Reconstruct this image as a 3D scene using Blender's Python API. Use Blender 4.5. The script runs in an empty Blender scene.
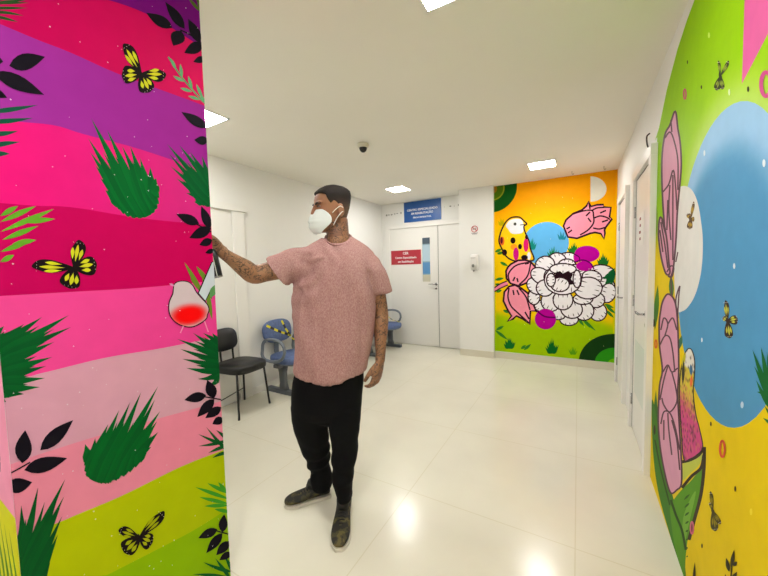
import bpy, bmesh, math, random
import numpy as np
from mathutils import Vector, Matrix, noise
from mathutils.geometry import tessellate_polygon, delaunay_2d_cdt
random.seed(7)
PI = math.pi
SC = bpy.context.scene
COL = SC.collection
V = Vector

# ------------------------------------------------------------------ camera
FPX, YAW, PITCH, ROLL = 332.92, 0.5284, -0.0602, -0.0246
HC = 1.4
CAM = V((0, 0, HC))
FW = V((-math.sin(YAW)*math.cos(PITCH), math.cos(YAW)*math.cos(PITCH), math.sin(PITCH)))
_r = V((math.cos(YAW), math.sin(YAW), 0)); _u = _r.cross(FW)
RT = _r*math.cos(ROLL) + _u*math.sin(ROLL)
UP = -_r*math.sin(ROLL) + _u*math.cos(ROLL)
RH = _r.copy(); FH = V((-math.sin(YAW), math.cos(YAW), 0)); UZ = V((0, 0, 1))
cd = bpy.data.cameras.new('camera'); co = bpy.data.objects.new('camera', cd); COL.objects.link(co)
cd.sensor_fit = 'HORIZONTAL'; cd.sensor_width = 36; cd.lens = FPX/768*36; cd.clip_start = 0.02
m = Matrix.Identity(4)
for i in range(3):
    m[i][0] = RT[i]; m[i][1] = UP[i]; m[i][2] = -FW[i]; m[i][3] = CAM[i]
co.matrix_world = m
SC.camera = co

def ray(x, y): return FW + RT*((x-384)/FPX) + UP*((288-y)/FPX)
def at(x, y, d):                     # the point at horizontal distance d in front of the camera
    r = ray(x, y); return CAM + r*(d/r.dot(FH))
def on_x(x, y, X): r = ray(x, y); return CAM + r*(X/r.x)
def on_y(x, y, Y): r = ray(x, y); return CAM + r*(Y/r.y)
def on_z(x, y, Z): r = ray(x, y); return CAM + r*((Z-HC)/r.z)

# ------------------------------------------------------------------ room measures
XL, XR, YB, YC, YD, ZC = -3.18, 0.418, 5.154, 5.085, 5.43, 2.565
XP, YP0, YP1 = -1.365, 0.245, 0.878      # the painted wall on the left
YREAR = -2.6

# ------------------------------------------------------------------ materials
def lin(c):
    return tuple(((v/255)/12.92 if v/255 <= 0.04045 else ((v/255+0.055)/1.055)**2.4) for v in c)
MATS = {}
def mat(name, rgb, rough=0.5, metal=0, var=0.0, vscale=8, bump=0.0, bscale=60, coat=0, emit=0, spec=0.5, sheen=0, alpha=None, trans=0):
    if name in MATS: return MATS[name]
    M = bpy.data.materials.new(name); M.use_nodes = True; nt = M.node_tree; b = nt.nodes['Principled BSDF']
    c = lin(rgb)
    b.inputs['Base Color'].default_value = (*c, 1); b.inputs['Roughness'].default_value = rough
    b.inputs['Metallic'].default_value = metal; b.inputs['Specular IOR Level'].default_value = spec
    if coat: b.inputs['Coat Weight'].default_value = coat; b.inputs['Coat Roughness'].default_value = .08
    if sheen: b.inputs['Sheen Weight'].default_value = sheen
    if trans: b.inputs['Transmission Weight'].default_value = trans
    if emit: b.inputs['Emission Color'].default_value = (*c, 1); b.inputs['Emission Strength'].default_value = emit
    if var or bump:
        tc = nt.nodes.new('ShaderNodeTexCoord')
        if var:
            n = nt.nodes.new('ShaderNodeTexNoise'); n.inputs['Scale'].default_value = vscale; n.inputs['Detail'].default_value = 5
            nt.links.new(tc.outputs['Object'], n.inputs['Vector'])
            r = nt.nodes.new('ShaderNodeValToRGB'); r.color_ramp.elements[0].position = .3; r.color_ramp.elements[1].position = .7
            r.color_ramp.elements[0].color = (*[v*(1-var) for v in c], 1); r.color_ramp.elements[1].color = (*[min(1, v*(1+var)) for v in c], 1)
            nt.links.new(n.outputs['Fac'], r.inputs['Fac']); nt.links.new(r.outputs['Color'], b.inputs['Base Color'])
        if bump:
            n = nt.nodes.new('ShaderNodeTexNoise'); n.inputs['Scale'].default_value = bscale; n.inputs['Detail'].default_value = 3
            nt.links.new(tc.outputs['Object'], n.inputs['Vector'])
            bp = nt.nodes.new('ShaderNodeBump'); bp.inputs['Strength'].default_value = bump; bp.inputs['Distance'].default_value = .004
            nt.links.new(n.outputs['Fac'], bp.inputs['Height']); nt.links.new(bp.outputs['Normal'], b.inputs['Normal'])
    MATS[name] = M
    return M
def vmat(name, rough=.5, spec=.4, tattoo=False, speckle=0, sscale=300):
    if name in MATS: return MATS[name]
    M = bpy.data.materials.new(name); M.use_nodes = True; nt = M.node_tree; b = nt.nodes['Principled BSDF']
    a = nt.nodes.new('ShaderNodeVertexColor'); a.layer_name = 'Col'
    b.inputs['Roughness'].default_value = rough; b.inputs['Specular IOR Level'].default_value = spec
    out = a.outputs['Color']
    tc = nt.nodes.new('ShaderNodeTexCoord')
    if speckle:
        n = nt.nodes.new('ShaderNodeTexNoise'); n.inputs['Scale'].default_value = sscale; n.inputs['Detail'].default_value = 4
        nt.links.new(tc.outputs['Object'], n.inputs['Vector'])
        r = nt.nodes.new('ShaderNodeMapRange'); r.inputs['From Min'].default_value = .3; r.inputs['From Max'].default_value = .7
        r.inputs['To Min'].default_value = 1-speckle; r.inputs['To Max'].default_value = 1+speckle
        nt.links.new(n.outputs['Fac'], r.inputs['Value'])
        mx = nt.nodes.new('ShaderNodeVectorMath'); mx.operation = 'SCALE'
        nt.links.new(out, mx.inputs[0]); nt.links.new(r.outputs['Result'], mx.inputs['Scale']); out = mx.outputs['Vector']
    if tattoo:                              # ink lines, where the vertex attribute says there is ink
        t = nt.nodes.new('ShaderNodeAttribute'); t.attribute_name = 'Ink'
        vo = nt.nodes.new('ShaderNodeTexNoise'); vo.inputs['Scale'].default_value = 26; vo.inputs['Detail'].default_value = 2; vo.inputs['Distortion'].default_value = 1.6
        nt.links.new(tc.outputs['Object'], vo.inputs['Vector'])
        f1 = nt.nodes.new('ShaderNodeMath'); f1.operation = 'SUBTRACT'; f1.inputs[1].default_value = .5; nt.links.new(vo.outputs['Fac'], f1.inputs[0])
        f2 = nt.nodes.new('ShaderNodeMath'); f2.operation = 'ABSOLUTE'; nt.links.new(f1.outputs[0], f2.inputs[0])
        r = nt.nodes.new('ShaderNodeMapRange'); r.inputs['From Min'].default_value = .012; r.inputs['From Max'].default_value = .05
        r.inputs['To Min'].default_value = .8; r.inputs['To Max'].default_value = .12; nt.links.new(f2.outputs[0], r.inputs['Value'])
        mu = nt.nodes.new('ShaderNodeMath'); mu.operation = 'MULTIPLY'; nt.links.new(r.outputs['Result'], mu.inputs[0]); nt.links.new(t.outputs['Fac'], mu.inputs[1])
        mix = nt.nodes.new('ShaderNodeMix'); mix.data_type = 'RGBA'; nt.links.new(mu.outputs[0], mix.inputs['Factor'])
        nt.links.new(out, mix.inputs[6]); mix.inputs[7].default_value = (.018, .02, .022, 1); out = mix.outputs[2]
    nt.links.new(out, b.inputs['Base Color'])
    MATS[name] = M
    return M

# ------------------------------------------------------------------ object helpers
def setp(o, label=None, cat=None, group=None, kind=None):
    if label: o['label'] = label
    if cat: o['category'] = cat
    if group: o['group'] = group
    if kind: o['kind'] = kind
    return o
def empty(name, loc, rz=0, **k):
    o = bpy.data.objects.new(name, None); COL.objects.link(o); o.location = loc; o.rotation_euler = (0, 0, rz)
    o.empty_display_size = .05
    return setp(o, **k)
def obj(name, bm, m, parent=None, smooth=False, **k):
    me = bpy.data.meshes.new(name)
    if isinstance(bm, bmesh.types.BMesh):
        bm.to_mesh(me); bm.free()
    else: me = bm
    o = bpy.data.objects.new(name, me); COL.objects.link(o)
    for mm in (m if isinstance(m, (list, tuple)) else [m]):
        if mm and mm.name not in [x.name for x in me.materials if x]: me.materials.append(mm)
    if smooth:
        for p in me.polygons: p.use_smooth = True
    if parent: o.parent = parent
    return setp(o, **k)
def local(o, root):                     # put world-space geometry under a root without moving it
    o.parent = root
    o.matrix_parent_inverse = root_matrix(root).inverted()
    return o
def root_matrix(r):
    return Matrix.Translation(r.location) @ r.rotation_euler.to_matrix().to_4x4()
def new(): return bmesh.new()
def box(bm, lo, hi, bev=0, mi=0, M=None):
    lo = V(lo); hi = V(hi); c = (lo+hi)/2; s = hi-lo
    t = bmesh.new(); bmesh.ops.create_cube(t, size=1)
    for v in t.verts: v.co = V((v.co.x*s.x, v.co.y*s.y, v.co.z*s.z))
    if bev: bmesh.ops.bevel(t, geom=list(t.edges), offset=bev, segments=2, affect='EDGES', profile=.6)
    for v in t.verts:
        v.co = v.co + c
        if M: v.co = M @ v.co
    merge(bm, t, mi); return bm
def merge(bm, t, mi=0):
    mp = {v: bm.verts.new(v.co) for v in t.verts}
    for f in t.faces:
        try:
            nf = bm.faces.new([mp[v] for v in f.verts]); nf.material_index = mi; nf.smooth = f.smooth
        except ValueError: pass
    t.free()
def frame_of(d):
    d = d.normalized(); a = UZ if abs(d.z) < .9 else V((1, 0, 0))
    x = a.cross(d).normalized(); return x, d.cross(x)
def catmull(pts, n=6, closed=False):
    P = [V(p) for p in pts]; out = []; N = len(P)
    rng = range(N if closed else N-1)
    for i in rng:
        p0 = P[(i-1) % N] if closed or i > 0 else P[0]*2-P[1]
        p1 = P[i]; p2 = P[(i+1) % N]
        p3 = P[(i+2) % N] if closed or i+2 < N else p2*2-p1
        for k in range(n):
            t = k/n
            out.append(0.5*((2*p1)+(p2-p0)*t+(2*p0-5*p1+4*p2-p3)*t*t+(3*p1-p0-3*p2+p3)*t**3))
    if not closed: out.append(P[-1])
    return out
def tube(bm, pts, r, n=10, smooth=0, closed=False, caps=True, mi=0):
    pts = [V(p) for p in pts]
    rr = r if isinstance(r, (list, tuple)) else [r]*len(pts)
    if smooth:
        q = catmull([V((*p, 0)) + V((0, 0, 0, x)) for p, x in zip(pts, rr)], smooth, closed)
        pts = [V(p[:3]) for p in q]; rr = [max(p[3], 1e-4) for p in q]
    N = len(pts); rings = []; px = None
    for i in range(N):
        if closed: d = pts[(i+1) % N]-pts[(i-1) % N]
        else: d = pts[min(i+1, N-1)]-pts[max(i-1, 0)]
        d.normalize()
        if px is None: px, py = frame_of(d)
        else:
            px = (px - d*px.dot(d)).normalized(); py = d.cross(px)
        rings.append([bm.verts.new(pts[i]+(px*math.cos(2*PI*k/n)+py*math.sin(2*PI*k/n))*rr[i]) for k in range(n)])
    for i in range(N if closed else N-1):
        a = rings[i]; b = rings[(i+1) % N]
        for k in range(n):
            f = bm.faces.new((a[k], a[(k+1) % n], b[(k+1) % n], b[k])); f.smooth = True; f.material_index = mi
    if caps and not closed:
        for rg in (rings[0][::-1], rings[-1]):
            f = bm.faces.new(rg); f.material_index = mi
    return bm
def loft(bm, rings, cap=True, smooth=True, mi=0):
    R = [[bm.verts.new(p) for p in r] for r in rings]; n = len(R[0])
    for a, b in zip(R[:-1], R[1:]):
        for k in range(n):
            f = bm.faces.new((a[k], a[(k+1) % n], b[(k+1) % n], b[k])); f.smooth = smooth; f.material_index = mi
    if cap:
        for rg in (R[0][::-1], R[-1]):
            f = bm.faces.new(rg); f.material_index = mi
    return bm
def ering(c, a, b, ra, rb, n=32, p=2.0):
    out = []
    for k in range(n):
        t = 2*PI*k/n; ct, st = math.cos(t), math.sin(t)
        x = math.copysign(abs(ct)**(2/p), ct); y = math.copysign(abs(st)**(2/p), st)
        out.append(c + a*(ra*x) + b*(rb*y))
    return out
def ellipsoid(bm, c, ax, r, n=20, mi=0):
    t = bmesh.new(); bmesh.ops.create_uvsphere(t, u_segments=n, v_segments=n//2+2, radius=1)
    for v in t.verts: v.co = V(c)+ax[0]*(v.co.x*r[0])+ax[1]*(v.co.y*r[1])+ax[2]*(v.co.z*r[2])
    for f in t.faces: f.smooth = True
    merge(bm, t, mi); return bm
XYZ = (V((1, 0, 0)), V((0, 1, 0)), V((0, 0, 1)))
def cyl(bm, a, b, r, r2=None, n=24, mi=0): return tube(bm, [a, b], [r, r if r2 is None else r2], n, mi=mi)
def remesh(bm, voxel, smooth=2, fac=.5):
    me = bpy.data.meshes.new('tmp'); bmesh.ops.recalc_face_normals(bm, faces=bm.faces); bm.to_mesh(me); bm.free()
    o = bpy.data.objects.new('tmp', me); COL.objects.link(o)
    r = o.modifiers.new('r', 'REMESH'); r.mode = 'VOXEL'; r.voxel_size = voxel; r.use_smooth_shade = True
    if smooth:
        s = o.modifiers.new('s', 'SMOOTH'); s.iterations = smooth; s.factor = fac
    dg = bpy.context.evaluated_depsgraph_get(); dg.update()
    out = bpy.data.meshes.new_from_object(o.evaluated_get(dg))
    bpy.data.objects.remove(o); out.materials.clear()
    for p in out.polygons: p.use_smooth = True
    return out
def vcol(me, fn, name='Col'):
    a = me.color_attributes.new(name, 'FLOAT_COLOR', 'POINT')
    buf = []
    for v in me.vertices:
        c = fn(v.co, v.normal); buf += [c[0], c[1], c[2], 1]
    a.data.foreach_set('color', buf)
def copy_tree(o, parent=None):
    c = o.copy(); COL.objects.link(c)
    if parent: c.parent = parent
    for ch in list(o.children): copy_tree(ch, c)
    return c
def text(parent, body, size, mt, M, name='lettering', ext=.0008, bold=0, align='CENTER', sx=1):
    cu = bpy.data.curves.new('t', 'FONT'); cu.body = body; cu.size = size; cu.align_x = align; cu.align_y = 'CENTER'
    cu.extrude = ext; cu.offset = bold; cu.resolution_u = 3; cu.space_line = 1.1
    o = bpy.data.objects.new('t', cu); COL.objects.link(o)
    dg = bpy.context.evaluated_depsgraph_get(); dg.update()
    me = bpy.data.meshes.new_from_object(o.evaluated_get(dg)); bpy.data.objects.remove(o)
    me.transform(M @ Matrix.Scale(sx, 4, (1, 0, 0))); me.materials.clear()
    return obj(name, me, mt, parent)

WH = mat('wall_paint', (236, 235, 230), .55, var=.015, vscale=2, bump=.05, bscale=120)
CE = mat('ceiling_paint', (240, 236, 224), .7, var=.012, vscale=1.5)
TRIM = mat('trim_paint', (236, 234, 228), .32)
DOORW = mat('door_paint', (232, 230, 224), .35, var=.01, vscale=3)
CHROME = mat('chrome', (170, 170, 172), .22, 1)
DARK = mat('dark_gap', (90, 88, 84), .7)

# floor: glossy cream epoxy, faint joints and scuffs
FL = bpy.data.materials.new('floor_epoxy'); FL.use_nodes = True
nt = FL.node_tree; b = nt.nodes['Principled BSDF']; tc = nt.nodes.new('ShaderNodeTexCoord')
n1 = nt.nodes.new('ShaderNodeTexNoise'); n1.inputs['Scale'].default_value = 1.3; n1.inputs['Detail'].default_value = 6
nt.links.new(tc.outputs['Object'], n1.inputs['Vector'])
rp = nt.nodes.new('ShaderNodeValToRGB'); rp.color_ramp.elements[0].position = .32; rp.color_ramp.elements[1].position = .68
rp.color_ramp.elements[0].color = (*lin((219, 215, 197)), 1); rp.color_ramp.elements[1].color = (*lin((229, 225, 207)), 1)
nt.links.new(n1.outputs['Fac'], rp.inputs['Fac'])
n2 = nt.nodes.new('ShaderNodeTexNoise'); n2.inputs['Scale'].default_value = 9; n2.inputs['Detail'].default_value = 8; n2.inputs['Roughness'].default_value = .7
nt.links.new(tc.outputs['Object'], n2.inputs['Vector'])
r2 = nt.nodes.new('ShaderNodeMapRange'); r2.inputs['From Min'].default_value = .68; r2.inputs['From Max'].default_value = .8; r2.inputs['To Min'].default_value = 0; r2.inputs['To Max'].default_value = .35
nt.links.new(n2.outputs['Fac'], r2.inputs['Value'])
mx = nt.nodes.new('ShaderNodeMix'); mx.data_type = 'RGBA'; nt.links.new(r2.outputs['Result'], mx.inputs['Factor'])
nt.links.new(rp.outputs['Color'], mx.inputs[6]); mx.inputs[7].default_value = (*lin((190, 175, 135)), 1)
br = nt.nodes.new('ShaderNodeTexBrick'); br.offset = 0; br.inputs['Scale'].default_value = 1; br.inputs['Brick Width'].default_value = .9; br.inputs['Row Height'].default_value = .9
br.inputs['Mortar Size'].default_value = .003; br.inputs['Color1'].default_value = (1, 1, 1, 1); br.inputs['Color2'].default_value = (1, 1, 1, 1); br.inputs['Mortar'].default_value = (.9, .88, .8, 1)
nt.links.new(tc.outputs['Object'], br.inputs['Vector'])
mm = nt.nodes.new('ShaderNodeMix'); mm.data_type = 'RGBA'; mm.blend_type = 'MULTIPLY'; mm.inputs['Factor'].default_value = 1
nt.links.new(mx.outputs[2], mm.inputs[6]); nt.links.new(br.outputs['Color'], mm.inputs[7])
nt.links.new(mm.outputs[2], b.inputs['Base Color'])
b.inputs['Roughness'].default_value = .2; b.inputs['Specular IOR Level'].default_value = .5
bp = nt.nodes.new('ShaderNodeBump'); bp.inputs['Strength'].default_value = .12; bp.inputs['Distance'].default_value = .01
n3 = nt.nodes.new('ShaderNodeTexNoise'); n3.inputs['Scale'].default_value = 5; nt.links.new(tc.outputs['Object'], n3.inputs['Vector'])
nt.links.new(n3.outputs['Fac'], bp.inputs['Height']); nt.links.new(bp.outputs['Normal'], b.inputs['Normal'])

# ------------------------------------------------------------------ setting
T = .12
def slab(name, lo, hi, m, parent=None, bev=0, **k):
    o = obj(name, box(new(), lo, hi, bev), m, parent, **k)
    if not parent: o['kind'] = 'structure'
    return o
XO = 1.3          # the place behind the camera is a little wider
slab('floor', (XL-T, YREAR-T, -.1), (XR+T, YD+T, 0), FL)
slab('ceiling', (XL-T, YREAR-T, ZC), (XR+T, YD+T, ZC+.1), CE)
slab('wall_lobby_left', (XL-T, YREAR, 0), (XL, YD, ZC), WH)
wr = slab('wall_right', (XR, YREAR, 0), (XR+T, YD, ZC), WH)
wb = slab('wall_back', (-1.10, YB, 0), (XR, YB+T, ZC), WH)
wc = slab('wall_column', (-1.60, YC, 0), (-1.085, YD, ZC), WH)
slab('wall_far', (XL-T, YD, 0), (-1.10, YD+T, ZC), WH)
slab('wall_rear', (XL-T, YREAR-T, 0), (XR+T, YREAR, ZC), WH)
wp = slab('wall_left', (XL, YP0, 0), (XP, YP1, ZC), WH)
# baseboards
BB = mat('baseboard', (214, 208, 188), .4)
slab('baseboard_column', (-1.60, YC-.012, 0), (-1.08, YC, .10), BB)
slab('baseboard_back', (-1.085, YB-.015, 0), (XR, YB, .10), BB)
slab('baseboard_lobby_left', (XL, 2.24, 0), (XL+.012, YD, .075), TRIM)

# ------------------------------------------------------------------ wall painting
PM = vmat('mural_paint', .55, .06, speckle=.03, sscale=14)
class Mural:
    def __init__(s, axis, val, sign, u0, u1, z0=0, z1=ZC, k=1.0, kind=None):
        s.ax = axis; s.val = val; s.sign = sign; s.rect = (u0, u1, z0, z1)
        s.v = []; s.f = []; s.c = []; s.layer = 1; s.k = k
    def uv(s, x, y):
        p = on_x(x, y, s.val) if s.ax == 'X' else on_y(x, y, s.val)
        return (p.y if s.ax == 'X' else p.x, p.z)
    def clip(s, P):
        u0, u1, z0, z1 = s.rect
        for i, lim, sg in ((0, u0, 1), (0, u1, -1), (1, z0, 1), (1, z1, -1)):
            Q = []
            for a, b in zip(P, P[1:]+P[:1]):
                da = (a[i]-lim)*sg; db = (b[i]-lim)*sg
                if da >= 0: Q.append(a)
                if (da >= 0) != (db >= 0):
                    t = da/(da-db); Q.append((a[0]+(b[0]-a[0])*t, a[1]+(b[1]-a[1])*t))
            P = Q
            if len(P) < 3: return []
        return P
    def emit(s, pts, tris, cols):
        off = s.val + s.sign*(.0004 + s.layer*7e-6); b0 = len(s.v)
        for (u, z) in pts: s.v.append((off, u, z) if s.ax == 'X' else (u, off, z))
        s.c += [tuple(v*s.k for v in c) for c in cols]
        for t in tris: s.f.append([b0+i for i in t])
        s.layer += 1
    def fill_uv(s, P, col, grid=0):
        P = s.clip([tuple(p) for p in P])
        Q = []
        for p in P:
            if not Q or (abs(p[0]-Q[-1][0])+abs(p[1]-Q[-1][1])) > 1e-6: Q.append(p)
        P = Q
        if len(P) < 3: return
        if callable(col) and grid:
            us = [p[0] for p in P]; zs = [p[1] for p in P]; pts = [V(p) for p in P]; n = len(P)
            u = min(us)+grid/2
            while u < max(us):
                z = min(zs)+grid/2
                while z < max(zs):
                    if inside(P, u, z): pts.append(V((u+random.uniform(-.1, .1)*grid, z)))
                    z += grid
                u += grid
            r = delaunay_2d_cdt(pts, [], [list(range(n))], 1, 1e-7)
            vs, fs = r[0], r[2]
            s.emit([tuple(v) for v in vs], [list(f) for f in fs], [lin(col(v[0], v[1])) for v in vs])
        else:
            tr = tessellate_polygon([[V((p[0], p[1], 0)) for p in P]])
            cc = [lin(col(*p)) for p in P] if callable(col) else [lin(col)]*len(P)
            s.emit(P, tr, cc)
    def poly(s, pts, col, smooth=True, grid=0):
        if smooth: pts = [tuple(p) for p in catmull(pts, 5, True)]
        s.fill_uv([s.uv(*p) for p in pts], col, grid)
    def line(s, pts, w, col, smooth=True, closed=False, taper=False):
        P = catmull(pts, 5, closed) if smooth else [V(p) for p in pts]
        if closed: P.append(P[0])
        N = len(P); L = []; R = []
        for i in range(N):
            if closed: d = P[(i+1) % (N-1)]-P[(i-1) % (N-1)]
            else: d = P[min(i+1, N-1)]-P[max(i-1, 0)]
            if d.length < 1e-6: d = V((1, 0))
            d.normalize(); n = V((-d.y, d.x))
            t = i/(N-1); ww = w/2*((math.sin(PI*min(1, .12+t*.88)))**.7 if taper else 1)
            L.append(P[i]+n*ww); R.append(P[i]-n*ww)
        for i in range(N-1):
            q = [L[i], L[i+1], R[i+1], R[i]]
            P4 = s.clip([s.uv(*p) for p in q])
            if len(P4) > 2: s.emit(P4, [list(range(len(P4)))], [lin(col)]*len(P4)); s.layer -= 1
        s.layer += 1
    def lens(s, b, t, w, col, fat=.5, bend=0):
        b = V(b); t = V(t); d = t-b; n = V((-d.y, d.x)).normalized()*w; K = 7; L = []; R = []
        for i in range(K+1):
            x = i/K; y = math.sin(PI*x**(math.log(.5)/math.log(fat)))*.5
            c = b+d*x+n.normalized()*bend*math.sin(PI*x)
            L.append(c+n*y); R.append(c-n*y)
        s.poly([tuple(p) for p in L+R[-2:0:-1]], col, smooth=False)
    def disc(s, cx, cy, rx, ry, col, ang=0, grid=0, n=28):
        ca, sa = math.cos(ang), math.sin(ang)
        s.poly([(cx+rx*math.cos(2*PI*k/n)*ca-ry*math.sin(2*PI*k/n)*sa, cy+rx*math.cos(2*PI*k/n)*sa+ry*math.sin(2*PI*k/n)*ca) for k in range(n)], col, smooth=False, grid=grid)
    def palm(s, base, tips, col, w=4, root=None):
        for i, t in enumerate(tips):
            b = base[i % len(base)] if isinstance(base, list) else base
            s.lens(b, t, w, col, .35, bend=random.uniform(-1, 1))
    def sprig(s, leaves, stem=None, col=(22, 18, 28)):
        if stem: s.line(stem, 1.3, col)
        for b, t, w in leaves: s.lens(b, t, w, col, .42)
    def butterfly(s, c, wings, yl=(214, 214, 40), dk=(28, 20, 20)):
        c = V(c)
        for wi, (tip, w) in enumerate(wings):                 # each wing: a dark rounded triangle with yellow cells
            t = V(tip); d = t-c; n = V((-d.y, d.x)).normalized()
            pts = [c, c+d*.35+n*w*.38, c+d*.8+n*w*.5, t+n*w*.12, t-n*w*.12, c+d*.82-n*w*.42, c+d*.35-n*w*.34]
            if wi < 2: pts = [c, c+d*.3+n*w*.26, c+d*.62+n*w*.42, c+d*.88+n*w*.36, t+d*.04, c+d*.9-n*w*.2, c+d*.6-n*w*.34, c+d*.3-n*w*.24]
            s.poly([tuple(p) for p in pts], dk)
            for o, l0, l1 in ((-.26, .3, .74), (-.02, .22, .86), (.24, .3, .72)):
                a = c+d*l0+n*w*o*.7; e = c+d*l1+n*w*o*1.05
                s.lens(tuple(a), tuple(e), w*.2, yl, .6)
            for k in range(4):
                q = c+d*.92+n*w*(-.35+.22*k)*.8
                s.disc(q.x, q.y, .35, .35, (225, 215, 200), n=6)
        s.lens(tuple(c+V((-1.5, -4))), tuple(c+V((1.5, 5))), 3, dk)
    def build(s, name, parent, label=None):
        me = bpy.data.meshes.new(name); me.from_pydata(s.v, [], s.f); me.update()
        a = me.color_attributes.new('Col', 'FLOAT_COLOR', 'POINT')
        a.data.foreach_set('color', [x for c in s.c for x in (*c, 1)])
        return obj(name, me, PM, parent, label=label)
def inside(P, x, y):
    c = False; j = len(P)-1
    for i in range(len(P)):
        if (P[i][1] > y) != (P[j][1] > y) and x < (P[j][0]-P[i][0])*(y-P[i][1])/(P[j][1]-P[i][1])+P[i][0]: c = not c
        j = i
    return c
def mix(a, b, t): t = max(0, min(1, t)); return tuple(x+(y-x)*t for x, y in zip(a, b))
def sm(a, b, x): t = max(0, min(1, (x-a)/(b-a))); return t*t*(3-2*t)

# ---- the striped wall on the left
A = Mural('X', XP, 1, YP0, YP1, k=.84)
L0 = -260
bands = [  # lower edge of each stripe, from left to right, and its paint
    ([(L0, -60), (60, -8), (108, 0), (153, 17), (200, 46), (240, 70)], (128, 8, 128), (120, 10, 125)),
    ([(L0, -90), (0, 24), (69, 52), (121, 75), (205, 106), (240, 121)], (196, 0, 88), (222, 12, 92)),
    ([(L0, 75), (-40, 112), (0, 120), (52, 125), (83, 134), (139, 149), (207, 172), (240, 185)], (164, 50, 160), (158, 34, 146)),
    ([(L0, 175), (0, 203), (69, 207), (139, 218), (209, 225), (240, 229)], (242, 22, 128), (212, 44, 130)),
    ([(L0, 310), (0, 296), (69, 292), (139, 288), (213, 281), (240, 279)], (200, 0, 92), (206, 0, 88)),
    ([(L0, 420), (0, 381), (42, 373), (104, 358), (163, 348), (217, 337), (250, 331)], (248, 76, 158), (238, 66, 150)),
    ([(L0, 560), (0, 468), (62, 447), (128, 427), (222, 401), (250, 393)], (222, 160, 184), (220, 166, 182)),
    ([(L0, 700), (0, 550), (62, 521), (121, 496), (180, 467), (223, 450), (250, 438)], (240, 142, 168), (242, 140, 166)),
    ([(L0, 800), (60, 600), (111, 573), (156, 550), (194, 530), (228, 509), (250, 498)], (190, 202, 0), (182, 200, 0)),
]
prev = [(L0, -400), (250, -400)]
for e, c0, c1 in bands:
    ee = [tuple(p) for p in catmull(e, 5)]
    P = [A.uv(*p) for p in prev] + [A.uv(*p) for p in ee[::-1]]
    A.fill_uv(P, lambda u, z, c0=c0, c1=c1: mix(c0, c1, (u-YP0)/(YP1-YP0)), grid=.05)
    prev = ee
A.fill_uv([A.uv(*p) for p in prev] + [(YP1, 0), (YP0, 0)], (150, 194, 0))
GR = (6, 92, 40); GD = (10, 70, 36); GL = (104, 172, 44)
# foliage
def feather(M, spine, tips, col, w=8, n2=1):
    """a painted palm leaf: long blades that leave a curved spine, denser than the tips given"""
    SP = catmull([V(p) for p in spine], 8); TP = [V(t) for t in tips]; N = len(TP)
    c = V((sum(p.x for p in SP)/len(SP), sum(p.y for p in SP)/len(SP)))
    M.poly([tuple(p) for p in spine]+[tuple(c+(t-c)*.30) for t in TP[::-1]], col)
    seq = []
    for i in range(N):
        seq.append((TP[i], i/(N-1), 1))
        if i < N-1 and n2: m_ = (TP[i]+TP[i+1])/2; b = SP[int((i+.5)/(N-1)*(len(SP)-1))]; seq.append((b+(m_-b)*random.uniform(.62, .8), (i+.5)/(N-1), .8))
    for k, (t, u, q) in enumerate(seq):
        b = SP[min(len(SP)-1, int(u*(len(SP)-1)))]; d = t-b; n = V((-d.y, d.x)).normalized(); bend = random.uniform(-1, 1)+(.5-u)*4; ww = w*q
        cc = mix(col, (6, 56, 30), .25*(k % 3)/2)
        L = [b+n*ww*.25, b+d*.30+n*(ww*.48+bend*.8), b+d*.62+n*(ww*.32+bend)]; Rr = [b+d*.62-n*(ww*.32-bend), b+d*.30-n*(ww*.48-bend*.8), b-n*ww*.25]
        M.poly([tuple(p) for p in L+[t]+Rr], cc, smooth=False)
feather(A, [(118, 206), (130, 216), (146, 217), (156, 208), (157, 192)], [(105, 190), (100, 178), (95, 165), (90, 152), (88, 138), (91, 118), (107, 130), (122, 146), (130, 146), (140, 158), (150, 167), (156, 178)], (4, 108, 44), 10)
feather(A, [(202, 204), (212, 206), (218, 196), (216, 182)], [(194, 202), (186, 193), (176, 178), (170, 166), (169, 154), (167, 144), (179, 145), (190, 152), (202, 156), (210, 160)], (4, 96, 44), 7)
A.palm([(-8, 3), (-8, 8), (-8, 12), (-6, 16)], [(30, 3), (28, 8), (24, 16), (18, 22), (34, -2)], (40, 78, 34), 3)
A.palm([(-10, 112), (-10, 122), (-8, 134), (-8, 146), (-6, 155)], [(38, 105), (33, 118), (18, 131), (20, 142), (10, 154)], (20, 84, 60), 5)
for b, t in (((0, 232), (54, 209)), ((2, 240), (38, 226)), ((0, 222), (36, 206)), ((0, 252), (32, 240)), ((0, 262), (14, 255)), ((0, 216), (18, 206)), ((20, 222), (55, 219)), ((12, 244), (36, 240))): A.lens(b, t, 5.5, GL, .5)
feather(A, [(-14, 340), (-6, 362), (-10, 385), (-6, 400)], [(4, 326), (24, 324), (42, 317), (69, 315), (71, 327), (54, 342), (52, 357), (46, 366), (45, 378), (40, 387), (24, 394), (6, 402)], (8, 96, 40), 10)
feather(A, [(218, 346), (222, 356), (222, 368), (219, 376)], [(212, 333), (203, 333), (193, 333), (177, 339), (180, 349), (182, 359), (186, 368), (198, 379), (208, 385)], GR, 6)
feather(A, [(86, 462), (88, 477), (104, 483), (124, 474), (139, 461)], [(85, 444), (95, 438), (108, 424), (119, 410), (130, 402), (141, 392), (158, 386), (155, 399), (160, 411), (157, 421), (158, 432), (151, 447)], (4, 102, 38), 10)
feather(A, [(17, 560), (20, 580), (28, 600), (42, 600)], [(14, 536), (21, 505), (38, 487), (65, 479), (60, 490), (64, 496), (60, 507), (62, 516), (58, 534), (54, 546), (50, 562), (50, 580)], (8, 92, 36), 10)
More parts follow.
